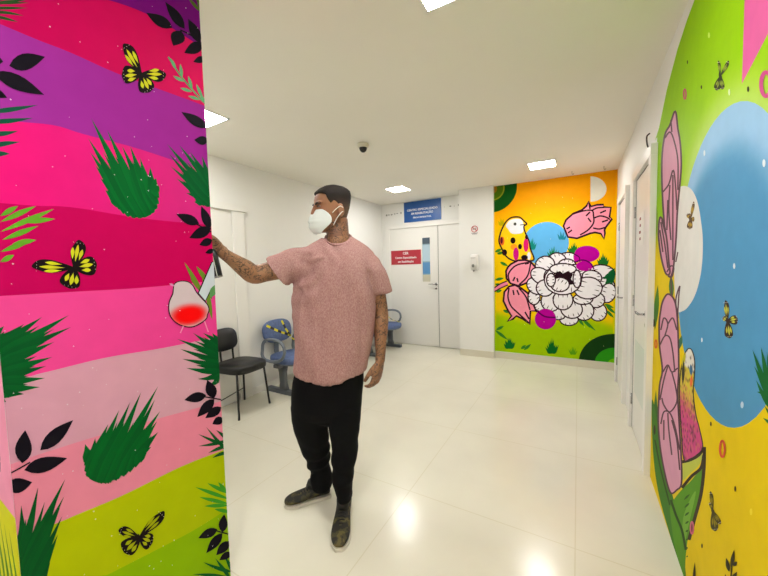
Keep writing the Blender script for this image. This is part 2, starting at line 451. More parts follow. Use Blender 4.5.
A.palm([(226, 446), (228, 452), (228, 440)], [(198, 434), (206, 427), (198, 446), (208, 453), (212, 458), (216, 430)], (20, 88, 40), 3.5)
for b, t in (((232, 500), (195, 487)), ((230, 494), (207, 483)), ((230, 504), (199, 497)), ((230, 505), (204, 506)), ((228, 494), (218, 482)), ((232, 512), (214, 509))): A.lens(b, t, 4, (70, 164, 40), .5)
A.palm([(230, 578), (232, 572), (232, 586)], [(192, 574), (203, 562), (200, 586), (215, 558), (224, 556)], (20, 104, 40), 4)
for b, t in (((206, 300), (184, 262)), ((210, 285), (196, 266)), ((206, 295), (190, 278)), ((212, 300), (202, 278)), ((212, 320), (206, 286))): A.lens(b, t, 4.5, (112, 142, 44), .5)
A.line([(168, 57), (182, 78), (203, 102)], 1.5, (96, 160, 110))
for b, t in (((176, 70), (170, 58)), ((182, 78), (180, 64)), ((184, 82), (173, 76)), ((192, 90), (188, 76)), ((192, 92), (180, 88)), ((203, 100), (196, 84)), ((200, 100), (188, 96)), ((206, 106), (199, 92))): A.lens(b, t, 3.2, (104, 172, 122), .5)
for b, t in (((200, 12), (188, -2)), ((202, 8), (194, -6)), ((202, 14), (197, 0))): A.lens(b, t, 3, (90, 120, 40), .5)
# dark sprigs
A.sprig([((172, 28), (146, 13), 11), ((184.5, 29), (165, 2), 10), ((181, 31), (173, 46), 15), ((200, 43), (188, 19), 10), ((203, 44), (184, 53), 12), ((205, 58), (193, 62), 7)], [(180, 30), (190, 35), (202, 44)])
A.sprig([((9, 66), (45, 57), 17), ((-6, 72), (44, 95), 15), ((-8, 60), (3, 62), 9), ((-10, 90), (7, 98), 8)])
A.sprig([((207, 128), (181, 112), 10), ((208, 141), (194, 140), 9)])
A.sprig([((199, 224), (176, 214), 10), ((210, 229), (201, 206), 9), ((211, 228), (189, 238), 11), ((212, 240), (199, 245), 8), ((214, 250), (205, 253), 5)], [(196, 224), (211, 232)])
A.sprig([((22, 463), (25, 430), 17), ((40, 450), (73, 420), 14), ((24, 470), (67, 458), 15), ((6, 488), (32, 482), 15)], [(4, 476), (16, 470), (30, 462)])
A.sprig([((214, 398), (207, 380), 11), ((206, 395), (184, 400), 10), ((214, 399), (197, 417), 10), ((221, 407), (205, 418), 9), ((223, 418), (212, 424), 8)], [(200, 396), (224, 400)])
A.sprig([((222, 532), (224, 514), 9), ((217, 529), (198, 538), 9), ((222, 533), (206, 553), 9), ((229, 541), (216, 555), 9), ((231, 552), (219, 560), 7)], [(214, 530), (228, 534)])
A.butterfly((141, 74), [((124, 45), 16), ((165, 75), 17), ((122, 76), 19), ((149, 92), 17)])
A.butterfly((74, 268), [((33, 266), 17), ((79, 241), 19), ((96, 264), 20), ((69, 288), 22)])
A.butterfly((139, 537), [((119, 530), 14), ((163, 512), 13), ((124, 552), 18), ((152, 542), 18)], yl=(170, 180, 10))
# small bird: white with a red breast
tail = [(198, 293), (211.5, 262), (216, 262), (216, 288), (210, 291), (205, 301)]
A.poly(tail, (205, 214, 222), smooth=False); A.line(tail, 1.1, (20, 20, 24), smooth=False, closed=True)
A.lens((210, 298), (216, 284), 7, (96, 150, 90))
bird = [(174, 284), (179, 281.3), (186.5, 281.5), (192, 285), (196, 292), (201, 298), (207, 304.5), (208.6, 310), (207, 315), (206, 318.6), (200.6, 323), (191, 327), (180, 325), (172, 319), (168.6, 311), (169, 302), (172.3, 294), (173, 289)]
def bird_paint(u, z):
    c = A.uv(189, 315); d = math.hypot((u-c[0])/.062, (z-c[1])/.036)
    return mix((255, 6, 8), (216, 196, 202), sm(.62, 1.55, d))
A.poly(bird, bird_paint, grid=.008); A.line(bird, 1.0, (40, 14, 22), closed=True)
A.line([(183, 326), (180, 333)], 1.2, (250, 150, 190)); A.line([(204, 321), (208, 332)], 1.2, (250, 150, 190)); A.lens((174, 286), (169, 283.6), 2.4, (225, 150, 190))
for k in range(120):
    u = random.uniform(YP0+.01, YP1-.01); z = random.uniform(.05, 2.5); r = random.choice((.0012, .0016, .0022))
    A.fill_uv([(u-r, z), (u, z-r), (u+r, z), (u, z+r)], (232, 214, 226)); A.layer -= 1
A.layer += 1
A.build('mural', wp, 'horizontal purple, pink and lime stripes with leaves, butterflies and a small bird')
# its end face, round the corner
B = Mural('Y', YP0, -1, XL, XP)
B.fill_uv([(XL, 0), (XP, 0), (XP, .72), (XL, .80)], (204, 208, 20))
B.fill_uv([(XL, .80), (XP, .72), (XP, 1.4), (XL, 1.5)], (236, 150, 182))
B.fill_uv([(XL, 1.5), (XP, 1.4), (XP, ZC), (XL, ZC)], (240, 60, 150))
for k, (dx, dz) in enumerate(((-.02, .10), (-.10, .02), (-.05, -.06), (-.16, .05))):
    c = (XP-.10, .86)
    B.fill_uv([(c[0], c[1]), (c[0]+dx*.5+.012, c[1]+dz*.6), (c[0]+dx, c[1]+dz), (c[0]+dx*.5-.012, c[1]+dz*.4-.01)], (86, 40, 96))
for k in range(7):
    x = XP-.02-.05*k; B.fill_uv([(x, .3), (x-.01, .5), (x-.06, .66), (x-.03, .45)], (90, 140, 30))
B.build('mural', wp, 'painted end face in pink and lime')

# ---- the flower mural on the back wall
G = Mural('Y', YB, -1, -1.085, XR, .10, 2.56)
def gbg(u, z):
    c = mix((244, 160, 0), (250, 206, 0), sm(2.35, 1.75, z))
    d = .62 + .05*math.sin(u*5+1) - .05*sm(.0, .4, u)
    return mix(c, (160, 200, 0), sm(d+.09, d-.07, z))
G.fill_uv([(-1.085, .1), (XR, .1), (XR, ZC), (-1.085, ZC)], gbg, grid=.05)
OUT = (50, 16, 30)
def arcs(M, c, rads, cols):
    for r, cc in zip(rads, cols): M.fill_uv([(c[0]+r*math.cos(2*PI*k/48), c[1]+r*math.sin(2*PI*k/48)) for k in range(48)], cc)
arcs(G, (-1.10, 2.52), (.335, .165, .145, .06), ((14, 84, 20), (150, 160, 30), (78, 118, 10), (170, 120, 20)))
arcs(G, (XR+.02, .06), (.42, .24, .10), ((22, 62, 20), (46, 150, 24), (120, 196, 10)))
G.fill_uv([(-.40+.29*math.cos(2*PI*k/40), 1.68+.30*math.sin(2*PI*k/40)) for k in range(40)], (96, 176, 228))
def tuft(M, x, y, n, h, sp, col, w=2.4, up=-1):
    for k in range(n):
        a = (k/(n-1)-.5) if n > 1 else 0
        M.lens((x+a*sp*.5, y), (x+a*sp*1.5, y+up*h*(1-abs(a)*.9+random.uniform(-.1, .1))), w, col, .3)
tuft(G, 509.5, 349, 9, 12, 8, (10, 110, 40)); tuft(G, 552, 354, 9, 15, 9, (10, 105, 36)); tuft(G, 573, 355, 6, 10, 6, (90, 160, 20), 1.4)
tuft(G, 532, 250, 6, 13, 6, (20, 130, 120), 2); tuft(G, 553, 258, 6, 13, 8, (20, 125, 80), 2); tuft(G, 574, 254, 8, 12, 9, (30, 120, 40), 2.5)
tuft(G, 562, 240, 4, 10, 6, (30, 130, 150), 2); tuft(G, 603, 266, 7, 13, 8, (30, 110, 40), 3)
tuft(G, 512, 230, 1, 4, 4, (120, 150, 20), 2); tuft(G, 502, 226, 4, 9, 5, (190, 170, 0), 2)
for b, t in (((580, 317), (596, 331)), ((582, 317), (590, 328)), ((578, 318), (584, 326)), ((606, 306), (616, 314)), ((606, 310), (614, 318)), ((604, 304), (614, 308)), ((495, 252), (502, 249)), ((495, 280), (504, 278)), ((495, 284), (503, 286)), ((496, 292), (502, 290)), ((500, 262), (508, 266)), ((503, 310), (510, 313)), ((496, 330), (504, 326)), ((497, 254), (504, 252)), ((495, 330), (508, 340)), ((524, 350), (531, 344)), ((521, 349), (526, 345))):
    G.lens(b, t, 3, (50, 130, 40), .45)
# half moon
G.poly([(590.5, 176.5)]+[(590.5+16*math.sin(PI*k/14), 189-12.7*math.cos(PI*k/14)) for k in range(15)]+[(590.5, 201.7)], (226, 222, 206), smooth=False)
def petal(M, cx, cy, rx, ry, ang=0, col=(244, 240, 244), w=1.35):
    rx *= 1.1; ry *= 1.1
    n = 18; ca, sa = math.cos(ang), math.sin(ang)
    P = [(cx+rx*math.cos(2*PI*k/n)*ca-ry*math.sin(2*PI*k/n)*sa, cy+rx*math.cos(2*PI*k/n)*sa+ry*math.sin(2*PI*k/n)*ca) for k in range(n)]
    M.poly(P, col, smooth=False); M.line(P, w, OUT, smooth=False, closed=True)
    dx, dy = 563-cx, 279-cy; L = math.hypot(dx, dy)+1e-3; dx /= L; dy /= L
    for o in (-.45, 0, .45):
        a = (cx-dy*rx*o+dx*rx*.75, cy+dx*ry*o+dy*ry*.75); M.lens(a, (a[0]-dx*rx*.55, a[1]-dy*ry*.55), .9, OUT, .4)
        a = (cx-dy*rx*o-dx*rx*.85, cy+dx*ry*o-dy*ry*.85); M.lens(a, (a[0]+dx*rx*.4, a[1]+dy*ry*.4), .8, OUT, .4)
# tulips
def tulip(M, outl, inner, col=(246, 150, 172), w=1.9):
    M.poly(outl, col, smooth=False)
    for t in inner: M.line(t, w*.8, OUT)
    M.line(outl, w, OUT, smooth=False, closed=True)
tulip(G, [(566, 232.5), (563.5, 226), (566, 220), (573, 213.6), (581.6, 210.2), (586.5, 206), (588.6, 201.5), (591, 206.4), (597, 204.8), (603.5, 204.6), (603.5, 207), (611, 207.5), (609.5, 217), (612, 219), (606, 227), (604.5, 230), (605, 233), (604, 239), (601, 233.8), (595, 232.5), (590, 233.5), (577, 238.4), (568, 237)],
      [[(573, 214), (583, 211), (592, 210.5), (593.5, 216), (593.5, 223), (588, 230), (580, 235)], [(592, 210.5), (597, 208), (604, 207.4)], [(594, 218), (600, 216), (606, 217.2), (610, 219.5)], [(593, 228), (599, 229), (605, 227.5)], [(589, 203), (590, 209)],
       [(568, 233), (572, 230)], [(566.5, 229), (570, 227)], [(590, 212), (586, 216)], [(591, 222), (588, 218)], [(600, 213), (606, 210.5)], [(602, 222), (608, 220)]])
G.poly([(494, 289), (500, 284.5), (506, 282), (508, 284.5), (501, 287.5), (495, 292)], (238, 130, 160)); G.line([(494, 288), (500, 284), (507, 281)], 1.2, OUT); G.line([(494, 292), (501, 288), (508, 285)], 1.2, OUT)
bd = [(503, 227), (506, 222), (509.5, 218.6), (514, 217), (520, 217.4), (524, 221), (526.8, 224), (524, 226.3), (525, 232), (529, 241), (530.5, 249), (534, 259), (529, 261), (521.6, 261.5), (513, 260.5), (506, 256), (501.5, 248), (499, 241), (500.5, 233)]
G.poly(bd, (252, 204, 20)); G.poly([(506, 226), (509, 221), (514, 219), (520, 219), (523, 222), (523.5, 227), (522.5, 232.5), (516, 234), (511, 233), (508, 229)], (232, 232, 236))
for cx, cy, rx, ry, c in ((502, 241, 2.6, 4.5, (236, 110, 40)), (514, 247, 3.5, 3, (248, 150, 30)), (516, 254, 2.8, 6.5, (206, 20, 130)), (526, 245, 2.6, 7, (214, 30, 110)), (529, 256, 1.8, 4, (232, 232, 236)), (513, 240.5, 2.6, 3.2, (24, 14, 14)), (520, 246.6, 2, 2.8, (24, 14, 14)), (501.6, 240.5, 1.3, 3.4, (90, 10, 40)), (504.5, 252.5, 2.6, 3.2, (24, 14, 14)), (524.5, 257.5, 3.4, 2.6, (24, 14, 14)), (526.5, 237, 1.5, 2.4, (24, 14, 14)), (515, 224, 1.5, 1.6, (60, 60, 50))): G.disc(cx, cy, rx, ry, c, n=14)
G.line(bd, 1.5, OUT, closed=True); G.line([(520, 225), (525, 224.5)], .8, OUT)
tulip(G, [(506, 271), (508, 267), (511, 264), (518, 260.4), (525, 260), (530.5, 261.5), (535.5, 267.5), (533, 276), (526.5, 283), (519, 286), (510.6, 283.5), (506.5, 278.5)],
      [[(509.5, 282), (508.5, 274), (516, 265.5), (530, 262)], [(531, 262), (527.5, 276), (519, 285)], [(513, 281), (515, 277)], [(525, 264), (529, 263)], [(518, 282), (517, 278)]])
tulip(G, [(504.3, 292), (509, 286.5), (515, 285), (521, 288), (527, 292.5), (531, 297), (537, 306), (536, 311), (530.5, 311), (529.7, 324.5), (523, 319), (516.5, 316), (513, 319), (507.5, 321.5), (511.5, 316), (508, 310.6), (503.4, 301)],
      [[(509, 288), (508, 297), (511, 306), (518, 313), (529, 323)], [(519, 288), (526, 297), (530, 310)], [(513, 290), (514, 295)], [(517, 290), (519, 295)], [(525, 312), (529, 319)]])
G.poly([(528, 292), (532, 290), (537, 300), (539, 308), (536, 312), (530, 298)], OUT)
# the big white flower
for p in ((602, 273, 12, 7.5, .1), (606, 286, 8, 8, .5), (608, 293, 7, 9, .3), (598, 312, 8, 8.2, 0), (596, 300, 8, 7, 0), (569, 319.5, 8.5, 5.5, 0), (584, 311, 9, 8.5, 0), (558, 312, 8, 7, .2), (571.5, 309, 10, 8.5, .2), (541, 306, 6, 5, 0),
          (568, 258.5, 9, 5.5, 0), (557, 261, 8.5, 7.5, 0), (545, 265, 9, 8, -.3), (534, 297, 5.5, 7, 0), (536, 286, 9, 7, .6), (541, 276, 10, 7, .5), (567, 265, 8, 5.5, 0), (575, 272, 8, 7, 0), (585, 273, 6.5, 5, 0), (592, 277, 9, 6, .2),
          (583, 299, 9, 5, 0), (551, 301, 9, 9.5, 0), (563, 300, 9, 9, 0), (588, 288, 13, 10, 0), (545, 288, 8, 7.5, 0), (550, 277, 5.5, 7, 0), (563, 280, 17, 13.5, 0), (563, 269, 12, 5, 0)):
    petal(G, *p)
G.poly([(554, 273), (560, 271), (563, 273.5), (568, 271), (573, 274), (571, 279), (575, 284), (568, 285), (566, 281), (560, 282), (557, 279), (552, 281)], (34, 12, 22), smooth=False)
petal(G, 560, 284.5, 8.5, 6.5); petal(G, 577, 279, 3.6, 8); petal(G, 551, 280, 4, 6, 0)
def mag(x, y, rx, ry): G.disc(x, y, rx, ry, (184, 0, 150))
mag(587, 254, 12.5, 8.2); mag(584.5, 266, 8.5, 5); mag(577, 257.5, 3.6, 5); mag(545.5, 319, 10.6, 10.4)
G.line([(575, 262), (583, 260), (590, 263), (594, 269)], 1.4, (90, 0, 80)); G.line([(574, 254), (579, 257), (580, 262)], 1.2, (90, 0, 80)); G.line([(537, 311), (545, 316.5), (556, 317.5)], 1.6, (90, 0, 80))
for b, t in (((615, 268), (606, 280)), ((615, 272), (603, 279)), ((614, 276), (605, 284)), ((614, 270), (611, 285))): G.lens(b, t, 5, (14, 92, 44), .5)
for k in range(40):
    u = random.uniform(-.9, .3); z = random.uniform(.3, 2.3); G.fill_uv([(u-.004, z), (u, z-.004), (u+.004, z), (u, z+.004)], (250, 240, 190)); G.layer -= 1
G.layer += 1
G.build('mural', wb, 'orange and lime flower painting with a bird, pink tulips and a large white bloom')

# ---- the mural on the right wall
R = Mural('X', XR, -1, .62, 2.78, 0, ZC, k=.95)
edge = [(683.5, 574), (665, 523), (649, 474), (650, 400), (652, 300), (654, 200), (655, 140)]
arc = [(2.77, 2.17), (2.65, 2.21), (2.46, 2.35), (2.24, 2.45), (2.08, 2.49), (1.93, 2.51), (1.7, 2.53), (1.3, 2.545)]
ey = .62
def rbg(u, z):
    c = mix((232, 204, 0), (150, 204, 0), sm(1.42, 1.66, z))
    d = math.hypot(u-1.62, z-1.37)
    return mix(mix(c, (190, 220, 120), .8), c, sm(.52, .68, d)) if z > 1.35 else c
right = [(ey+.30*(math.cos(t)), .60+.5*math.sin(t)) for t in (-.3, -.1)]
R.fill_uv([(2.70, 0), (2.70, 2.17)] + arc + [(.62, 2.55), (.62, 1.6), (.95, .95), (1.14, .69), (1.10, .3), (1.2, 0)], rbg, grid=.04)
R.poly([(746, -40), (742, 84), (768, 34), (800, -30)], (222, 100, 160), smooth=False)
def rblue(u, z):
    d = math.hypot(u-1.55, z-1.30)
    return mix((80, 150, 194), (150, 194, 228), sm(.44, .56, math.hypot(u-1.6, z-1.27)))
R.fill_uv([(1.60+(.52)*math.cos(2*PI*k/60), 1.37+.53*math.sin(2*PI*k/60)) for k in range(60)], rblue, grid=.03)
R.poly([(680, 187), (690, 188), (697, 200), (701, 220), (703, 243), (701.5, 270), (697, 290), (691, 303), (683, 311), (676, 306), (674, 250), (676, 200)], (226, 226, 220), grid=0)
# leaves and stems on the left of the mural
for b, t, w, c in (((655, 330), (658, 285), 5, (60, 120, 30)), ((655, 240), (657, 205), 4, (120, 170, 20)), ((656, 205), (663, 165), 4, (150, 200, 60)), ((655, 470), (656, 390), 6, (50, 110, 30)), ((672, 300), (671, 275), 5, (60, 120, 60)), ((679, 350), (682, 335), 4, (60, 120, 90))): R.lens(b, t, w, c)
R.poly([(652, 400), (657, 420), (660, 450), (667, 480), (674, 500), (680, 530), (686, 574), (683, 576), (668, 528), (658, 490), (653, 450)], (64, 124, 34))
R.poly([(681.6, 490), (690, 482), (703, 468), (701, 490), (697, 508), (689, 534), (686, 555), (684, 576), (676, 552), (671, 520), (671, 505)], (88, 150, 30))
R.poly([(683, 520), (690, 500), (696, 492), (690, 520), (684, 545)], (120, 176, 60))
R.poly([(682, 466), (692, 458), (702, 452), (700, 464), (690, 474), (683, 480)], (190, 200, 80))
DB = (58, 44, 34)
R.line([(682, 462), (690, 460), (699, 455), (704, 447)], 3.2, DB); R.line([(682, 488), (692, 476), (701, 468), (704, 455)], 3, DB); R.line([(704.6, 447), (704, 470), (701, 495), (695, 518), (689, 540)], 3.4, DB, taper=False)
R.line([(671, 500), (676, 515), (682, 530), (686, 550)], 2.4, (40, 74, 24)); R.line([(655, 440), (661, 470), (670, 505)], 1.4, (40, 74, 24))
for k in range(8): R.lens((684+k*.4, 500+k*8), (690-k*.3, 494+k*9), 2, (50, 96, 30))
PK = (220, 158, 184); PL = (92, 60, 72)
def rt(outl, lines, col=PK):
    R.poly(outl, col)
    for l in lines: R.line(l, 1.5, PL)
    R.line(outl, 1.8, PL, closed=True)
rt([(675.4, 111), (678, 128), (680.5, 144), (681.5, 165), (680, 185), (677.5, 212), (676, 242), (673, 271), (669, 276), (667, 255), (664.5, 225), (662.5, 194), (662, 159), (665, 135), (670, 125)],
   [[(665, 138), (670, 132), (674, 140), (678, 160), (678, 190)], [(663, 192), (669, 184), (673.5, 170), (676, 190), (677, 210)], [(670, 185), (669, 210), (671, 240)], [(673, 175), (673, 215), (673, 260)], [(668, 200), (667, 230)], [(671, 120), (672, 132)]])
rt([(660.6, 217), (664, 224), (667, 240), (669, 262), (670, 273), (666, 273.5), (661.5, 258), (658.8, 238), (659, 224)], [[(661, 222), (665, 245), (668, 268)], [(660, 230), (663, 252)], [(662, 220), (666, 235)]])
R.line([(667, 272), (671, 266), (674, 268), (672, 277), (668, 276)], 1.4, PL); R.line([(676, 262), (678, 252)], 1.2, PL); R.line([(671, 278), (672, 296)], 1.4, PL); R.line([(678, 318), (676, 300), (680, 286), (679, 296), (677, 330), (676, 350)], 1.4, PL)
rt([(660.6, 312), (663, 301), (668, 294), (674, 299), (677, 312), (678.5, 340), (679, 370), (678, 393), (679.5, 425), (681.6, 461), (681.6, 484), (677, 490), (671, 493), (666, 478), (661, 452), (658.6, 428), (658.6, 408), (659.8, 385), (662.5, 370), (659.8, 347), (659.3, 325)],
   [[(660, 345), (665, 336), (670, 338), (673, 352), (675, 372)], [(661, 330), (664, 318), (668, 324), (665, 336)], [(668, 324), (673, 318), (677, 330)], [(663, 372), (668, 365), (672, 372), (678, 368)], [(660, 400), (664, 380), (668, 366)], [(672, 372), (676, 388), (677, 402), (670, 412), (664, 405), (662, 398)], [(661, 424), (664, 412), (670, 413), (675, 426), (680, 450)], [(668, 413), (669, 430), (672, 455)], [(664, 420), (664, 440)], [(672, 420), (677, 440), (680, 470)]])
# bird on the right wall
bb = [(683.3, 360), (686, 352), (689, 348.5), (692.5, 351), (695, 362), (694.5, 378), (693.5, 393), (696, 414), (699.5, 428), (703, 447), (697, 455), (690, 459), (684, 459), (681.5, 430), (680, 405), (679.8, 385), (681, 371)]
def bcol(u, z):
    t = noise.noise(V((u*45, z*60, 3)))
    c = (228, 226, 214) if z > .93 else mix((212, 196, 60), (206, 70, 136), sm(.86, .70, z)+t*.6)
    if u > 1.985 and z > .8: c = mix((210, 190, 50), c, .35)
    return mix(c, (60, 50, 50), .75*sm(.28, .36, noise.noise(V((u*90, z*120, 9)))))
R.poly(bb, bcol, grid=.012); R.line(bb, 1.1, (50, 44, 44), closed=True)
R.lens((686, 352), (682, 368), 3, (200, 190, 40)); R.lens((684, 360), (683, 385), 3, (50, 50, 46)); R.lens((691, 364), (691.5, 376), 3.4, (60, 110, 150)); R.lens((692, 375), (691, 388), 2.8, (232, 110, 60))
# butterflies, rings, specks
R.butterfly((728, 321), [((726, 301), 7), ((723.5, 317), 8), ((730, 338), 9), ((738, 319), 10)], yl=(196, 196, 70), dk=(50, 34, 30))
R.butterfly((691, 219), [((694, 202), 4), ((687.5, 214), 6), ((690, 229), 6), ((695, 219), 5)], yl=(190, 160, 60), dk=(90, 66, 40))
R.butterfly((721, 76), [((719, 61), 4), ((729, 61), 5), ((717, 90), 7), ((723, 89), 6)], yl=(150, 170, 60), dk=(48, 56, 30))
R.butterfly((713.5, 511), [((711, 492), 5), ((710, 503), 4), ((716, 531), 8), ((721, 524), 5)], yl=(150, 136, 20), dk=(70, 64, 20))
def ring(x, y, rx, ry, w, c): R.line([(x+rx*math.cos(2*PI*k/14), y+ry*math.sin(2*PI*k/14)) for k in range(14)], w, c, closed=True)
ring(723, 449, 2.4, 8, 2.2, (214, 84, 50)); ring(767, 84, 5, 12, 4, (206, 80, 140)); ring(685.3, 94, 1.2, 5, 1.4, (206, 90, 120)); ring(692.5, 528, 1.4, 6, 1.6, (220, 110, 140)); ring(656.3, 344, 1, 4, 1.4, (220, 110, 30))
for x, y, rx, ry, c in ((736, 489, 1, 3, (60, 50, 20)), (702.6, 546, .8, 2.4, (70, 60, 20)), (711.5, 424, .8, 2.4, (60, 50, 20)), (749, 89, 1.2, 3, (50, 60, 20)), (702, 87, .8, 2, (60, 70, 20)), (688, 62, .7, 2, (70, 90, 20)), (730, 92, 1, 3.4, (220, 240, 190)), (709.6, 35, 1, 3, (210, 236, 120)), (735, 266, 1.2, 3, (225, 236, 240)), (743, 405, 1.6, 3.5, (200, 226, 240)), (702.5, 340, .8, 2.4, (225, 236, 240)), (765, 163, 1.6, 4, (225, 236, 240)), (705, 153, .9, 3, (225, 236, 240)), (752, 512, 1.4, 3.6, (244, 224, 60)), (654, 323, 1.3, 4, (60, 40, 20)), (655, 430, 1, 5, (50, 50, 30))): R.disc(x, y, rx, ry, c, n=10)
R.palm([(772, 396), (772, 404), (770, 390), (774, 412)], [(753.5, 350), (755, 366), (762, 347), (757, 380), (758, 392), (768, 352)], (12, 104, 44), 5)
R.palm([(784, 440), (780, 430)], [(765, 405), (764, 418)], (12, 104, 44), 5)
R.sprig([((732, 568), (735, 550), 4), ((734, 566), (738, 562), 4), ((730, 572), (727, 558), 4), ((733, 580), (738, 572), 4), ((728, 590), (726, 574), 4), ((694, 590), (695.5, 562), 3)], [(731, 590), (733, 560)], col=(52, 46, 16))
R.build('mural', wr, 'lime, blue and yellow painting with pink tulips, a bird and butterflies')

# ------------------------------------------------------------------ doors
def handle(parent, c, ax, out, m=CHROME):       # lever handle with its escutcheon
    h = new(); c = V(c); ax = V(ax); out = V(out)
    cyl(h, c, c+out*.008, .024); cyl(h, c+out*.006, c+out*.05, .008, n=12)
    tube(h, [c+out*.045, c+out*.048+ax*.05, c+out*.045+ax*.125], [.009, .009, .007], 10)
    cyl(h, c+V((0, 0, -.075)), c+V((0, 0, -.075))+out*.008, .018)
    return obj('door_handle', h, CHROME, parent, smooth=True)
# double door at the far end
d1 = empty('door_1', (-2.33, YD, 0), kind='structure', label='white double door at the end of the lobby')
def part(name, bm, m, root, **k): o = obj(name, bm, m, **k); return local(o, root)
fr = new(); zt = 2.10
box(fr, (-3.09, YD-.03, 0), (-3.01, YD, zt+.06), .004); box(fr, (-1.66, YD-.03, 0), (-1.60, YD, zt+.06), .004); box(fr, (-3.09, YD-.045, zt), (-1.60, YD, zt+.07), .006)
part('door_frame', fr, TRIM, d1)
wx0, wx1, wz0, wz1 = on_y(422.3, 260, YD).x, on_y(431.3, 260, YD).x, 1.13, 1.92
lf = new()
for lo, hi in (((-3.01, .01), (wx0, zt)), ((wx1, .01), (-2.075, zt)), ((wx0, .01), (wx1, wz0)), ((wx0, wz1), (wx1, zt))):
    box(lf, (lo[0], YD-.022, lo[1]), (hi[0], YD-.002, hi[1]))
l1 = part('door_leaf', lf, DOORW, d1)
part('door_leaf', box(new(), (-2.065, YD-.022, .01), (-1.66, YD-.002, zt), .002), DOORW, d1)
part('door_gap', box(new(), (-2.075, YD-.012, .01), (-2.065, YD-.003, zt)), DARK, d1)
wf = new()
for lo, hi in (((wx0, wz0), (wx0+.012, wz1)), ((wx1-.012, wz0), (wx1, wz1)), ((wx0, wz0), (wx1, wz0+.012)), ((wx0, wz1-.012), (wx1, wz1))): box(wf, (lo[0], YD-.026, lo[1]), (hi[0], YD-.004, hi[1]))
part('window_frame', wf, TRIM, d1)
GLS = mat('pane_glass', (150, 178, 190), .08, spec=.8)
part('window_pane', box(new(), (wx0+.01, YD-.012, wz0+.01), (wx1-.01, YD-.006, wz1-.01)), GLS, d1)
nb = new()
for z0, z1, mi in ((1.80, 1.91, 0), (1.50, 1.78, 1), (1.28, 1.48, 2), (1.14, 1.26, 3)): box(nb, (wx0+.014, YD-.0145, z0), (wx1-.014, YD-.012, z1), mi=mi)
PC = [mat('paper_dark', (70, 86, 100), .5), mat('paper_pale', (176, 200, 214), .5), mat('paper_blue', (84, 140, 190), .5), mat('paper_beige', (196, 192, 170), .5)]
part('notice_sheets', nb, PC, d1, label='blue and grey sheets taped inside the narrow glass')
hd = handle(None, (-2.11, YD-.022, 1.10), (-1, 0, 0), (0, -1, 0)); local(hd, d1)
# doors of the right wall
def side_door(n, y0, y1, zt, label):
    d = empty(f'door_{n}', (XR, (y0+y1)/2, 0), kind='structure', label=label); f = new()
    box(f, (XR-.035, y1, 0), (XR, y1+.075, zt), .003); box(f, (XR-.035, y0-.075, 0), (XR, y0, zt), .003); box(f, (XR-.037, y0-.077, zt), (XR, y1+.077, zt+.07), .003)
    part('door_frame', f, TRIM, d)
    part('door_leaf', box(new(), (XR-.012, y0, .01), (XR, y1, zt), .002), DOORW, d)
    g = new(); box(g, (XR-.0135, y0+.002, .01), (XR-.0115, y0+.008, zt-.005)); box(g, (XR-.0135, y1-.008, .01), (XR-.0115, y1-.002, zt-.005)); box(g, (XR-.0135, y0, zt-.008), (XR-.0115, y1, zt-.002))
    part('door_gap', g, DARK, d)
    for z in (.25, 1.08, 1.80):
        part('hinge', cyl(new(), V((XR-.018, y1-.004, z-.045)), V((XR-.018, y1-.004, z+.045)), .007, n=10), CHROME, d)
    return d
d2 = side_door(2, 2.74, 3.42, 2.06, 'white door in the right wall beside the painted wall')
local(handle(None, (XR-.012, 2.84, 1.04), (0, 1, 0), (-1, 0, 0)), d2)
d3 = side_door(3, 4.02, 4.66, 2.06, 'white door in the right wall near the far flower mural')
local(handle(None, (XR-.012, 4.10, 1.04), (0, 1, 0), (-1, 0, 0)), d3)
part('vent_panel', box(new(), (XR-.016, 2.80, .35), (XR-.012, 3.30, .78), .001), mat('grey_panel', (214, 220, 214), .35), d2)
# door in the left wall, behind the painted wall
d4 = empty('door_4', (XL, 1.8, 0), kind='structure', label='white door in the left wall behind the striped wall')
f = new(); y0, y1 = 1.25, 2.10
e1 = on_x(232, 240, XL).y; e2 = on_x(242, 210, XL).y
y1 = e1
box(f, (XL, y1, 0), (XL+.03, e2, 2.1), .004); box(f, (XL, y0-.07, 0), (XL+.03, y0, 2.1), .004); box(f, (XL, y0-.07, 2.04), (XL+.045, e2+.02, 2.11), .004)
part('door_frame', f, TRIM, d4)
part('door_leaf', box(new(), (XL, y0, .01), (XL+.012, y1, 2.04), .002), DOORW, d4)

# ------------------------------------------------------------------ signs and fittings
Mback = lambda x, z, y=YD: Matrix.Translation((x, y, z)) @ Matrix.Rotation(PI/2, 4, 'X')     # text that faces the camera end of the room
BLUE = mat('sign_blue', (20, 84, 158), .35, var=.08, vscale=6); WT = mat('sign_white', (240, 240, 240), .5); RED = mat('sign_red', (176, 40, 56), .4)
s = empty('door_sign', (-2.30, YD, 2.36), label='blue rectangular sign above the double door with white lettering', cat='sign')
p0 = on_y(404, 203, YD-.01); p1 = on_y(441, 196, YD-.01); p2 = on_y(404, 223, YD-.01); p3 = on_y(441, 219, YD-.01)
bx0, bx1, bz0, bz1 = (p0.x+p2.x)/2, (p1.x+p3.x)/2, (p2.z+p3.z)/2, min(ZC-.01, (p0.z+p1.z)/2)
part('panel', box(new(), (bx0, YD-.012, bz0), (bx1, YD, bz1), .001), BLUE, s)
cx = (bx0+bx1)/2; hh = bz1-bz0
for t, z, sz in (('CENTRO ESPECIALIZADO', .58, .050), ('EM REABILITAÇÃO', .40, .050), ('FÍSICA E INTELECTUAL', .20, .034)):
    local(text(None, t, sz, WT, Mback(cx, bz0+hh*z, YD-.0135), bold=.0012), s)
q0 = on_y(391, 251, YD-.03); q1 = on_y(421, 264, YD-.03)
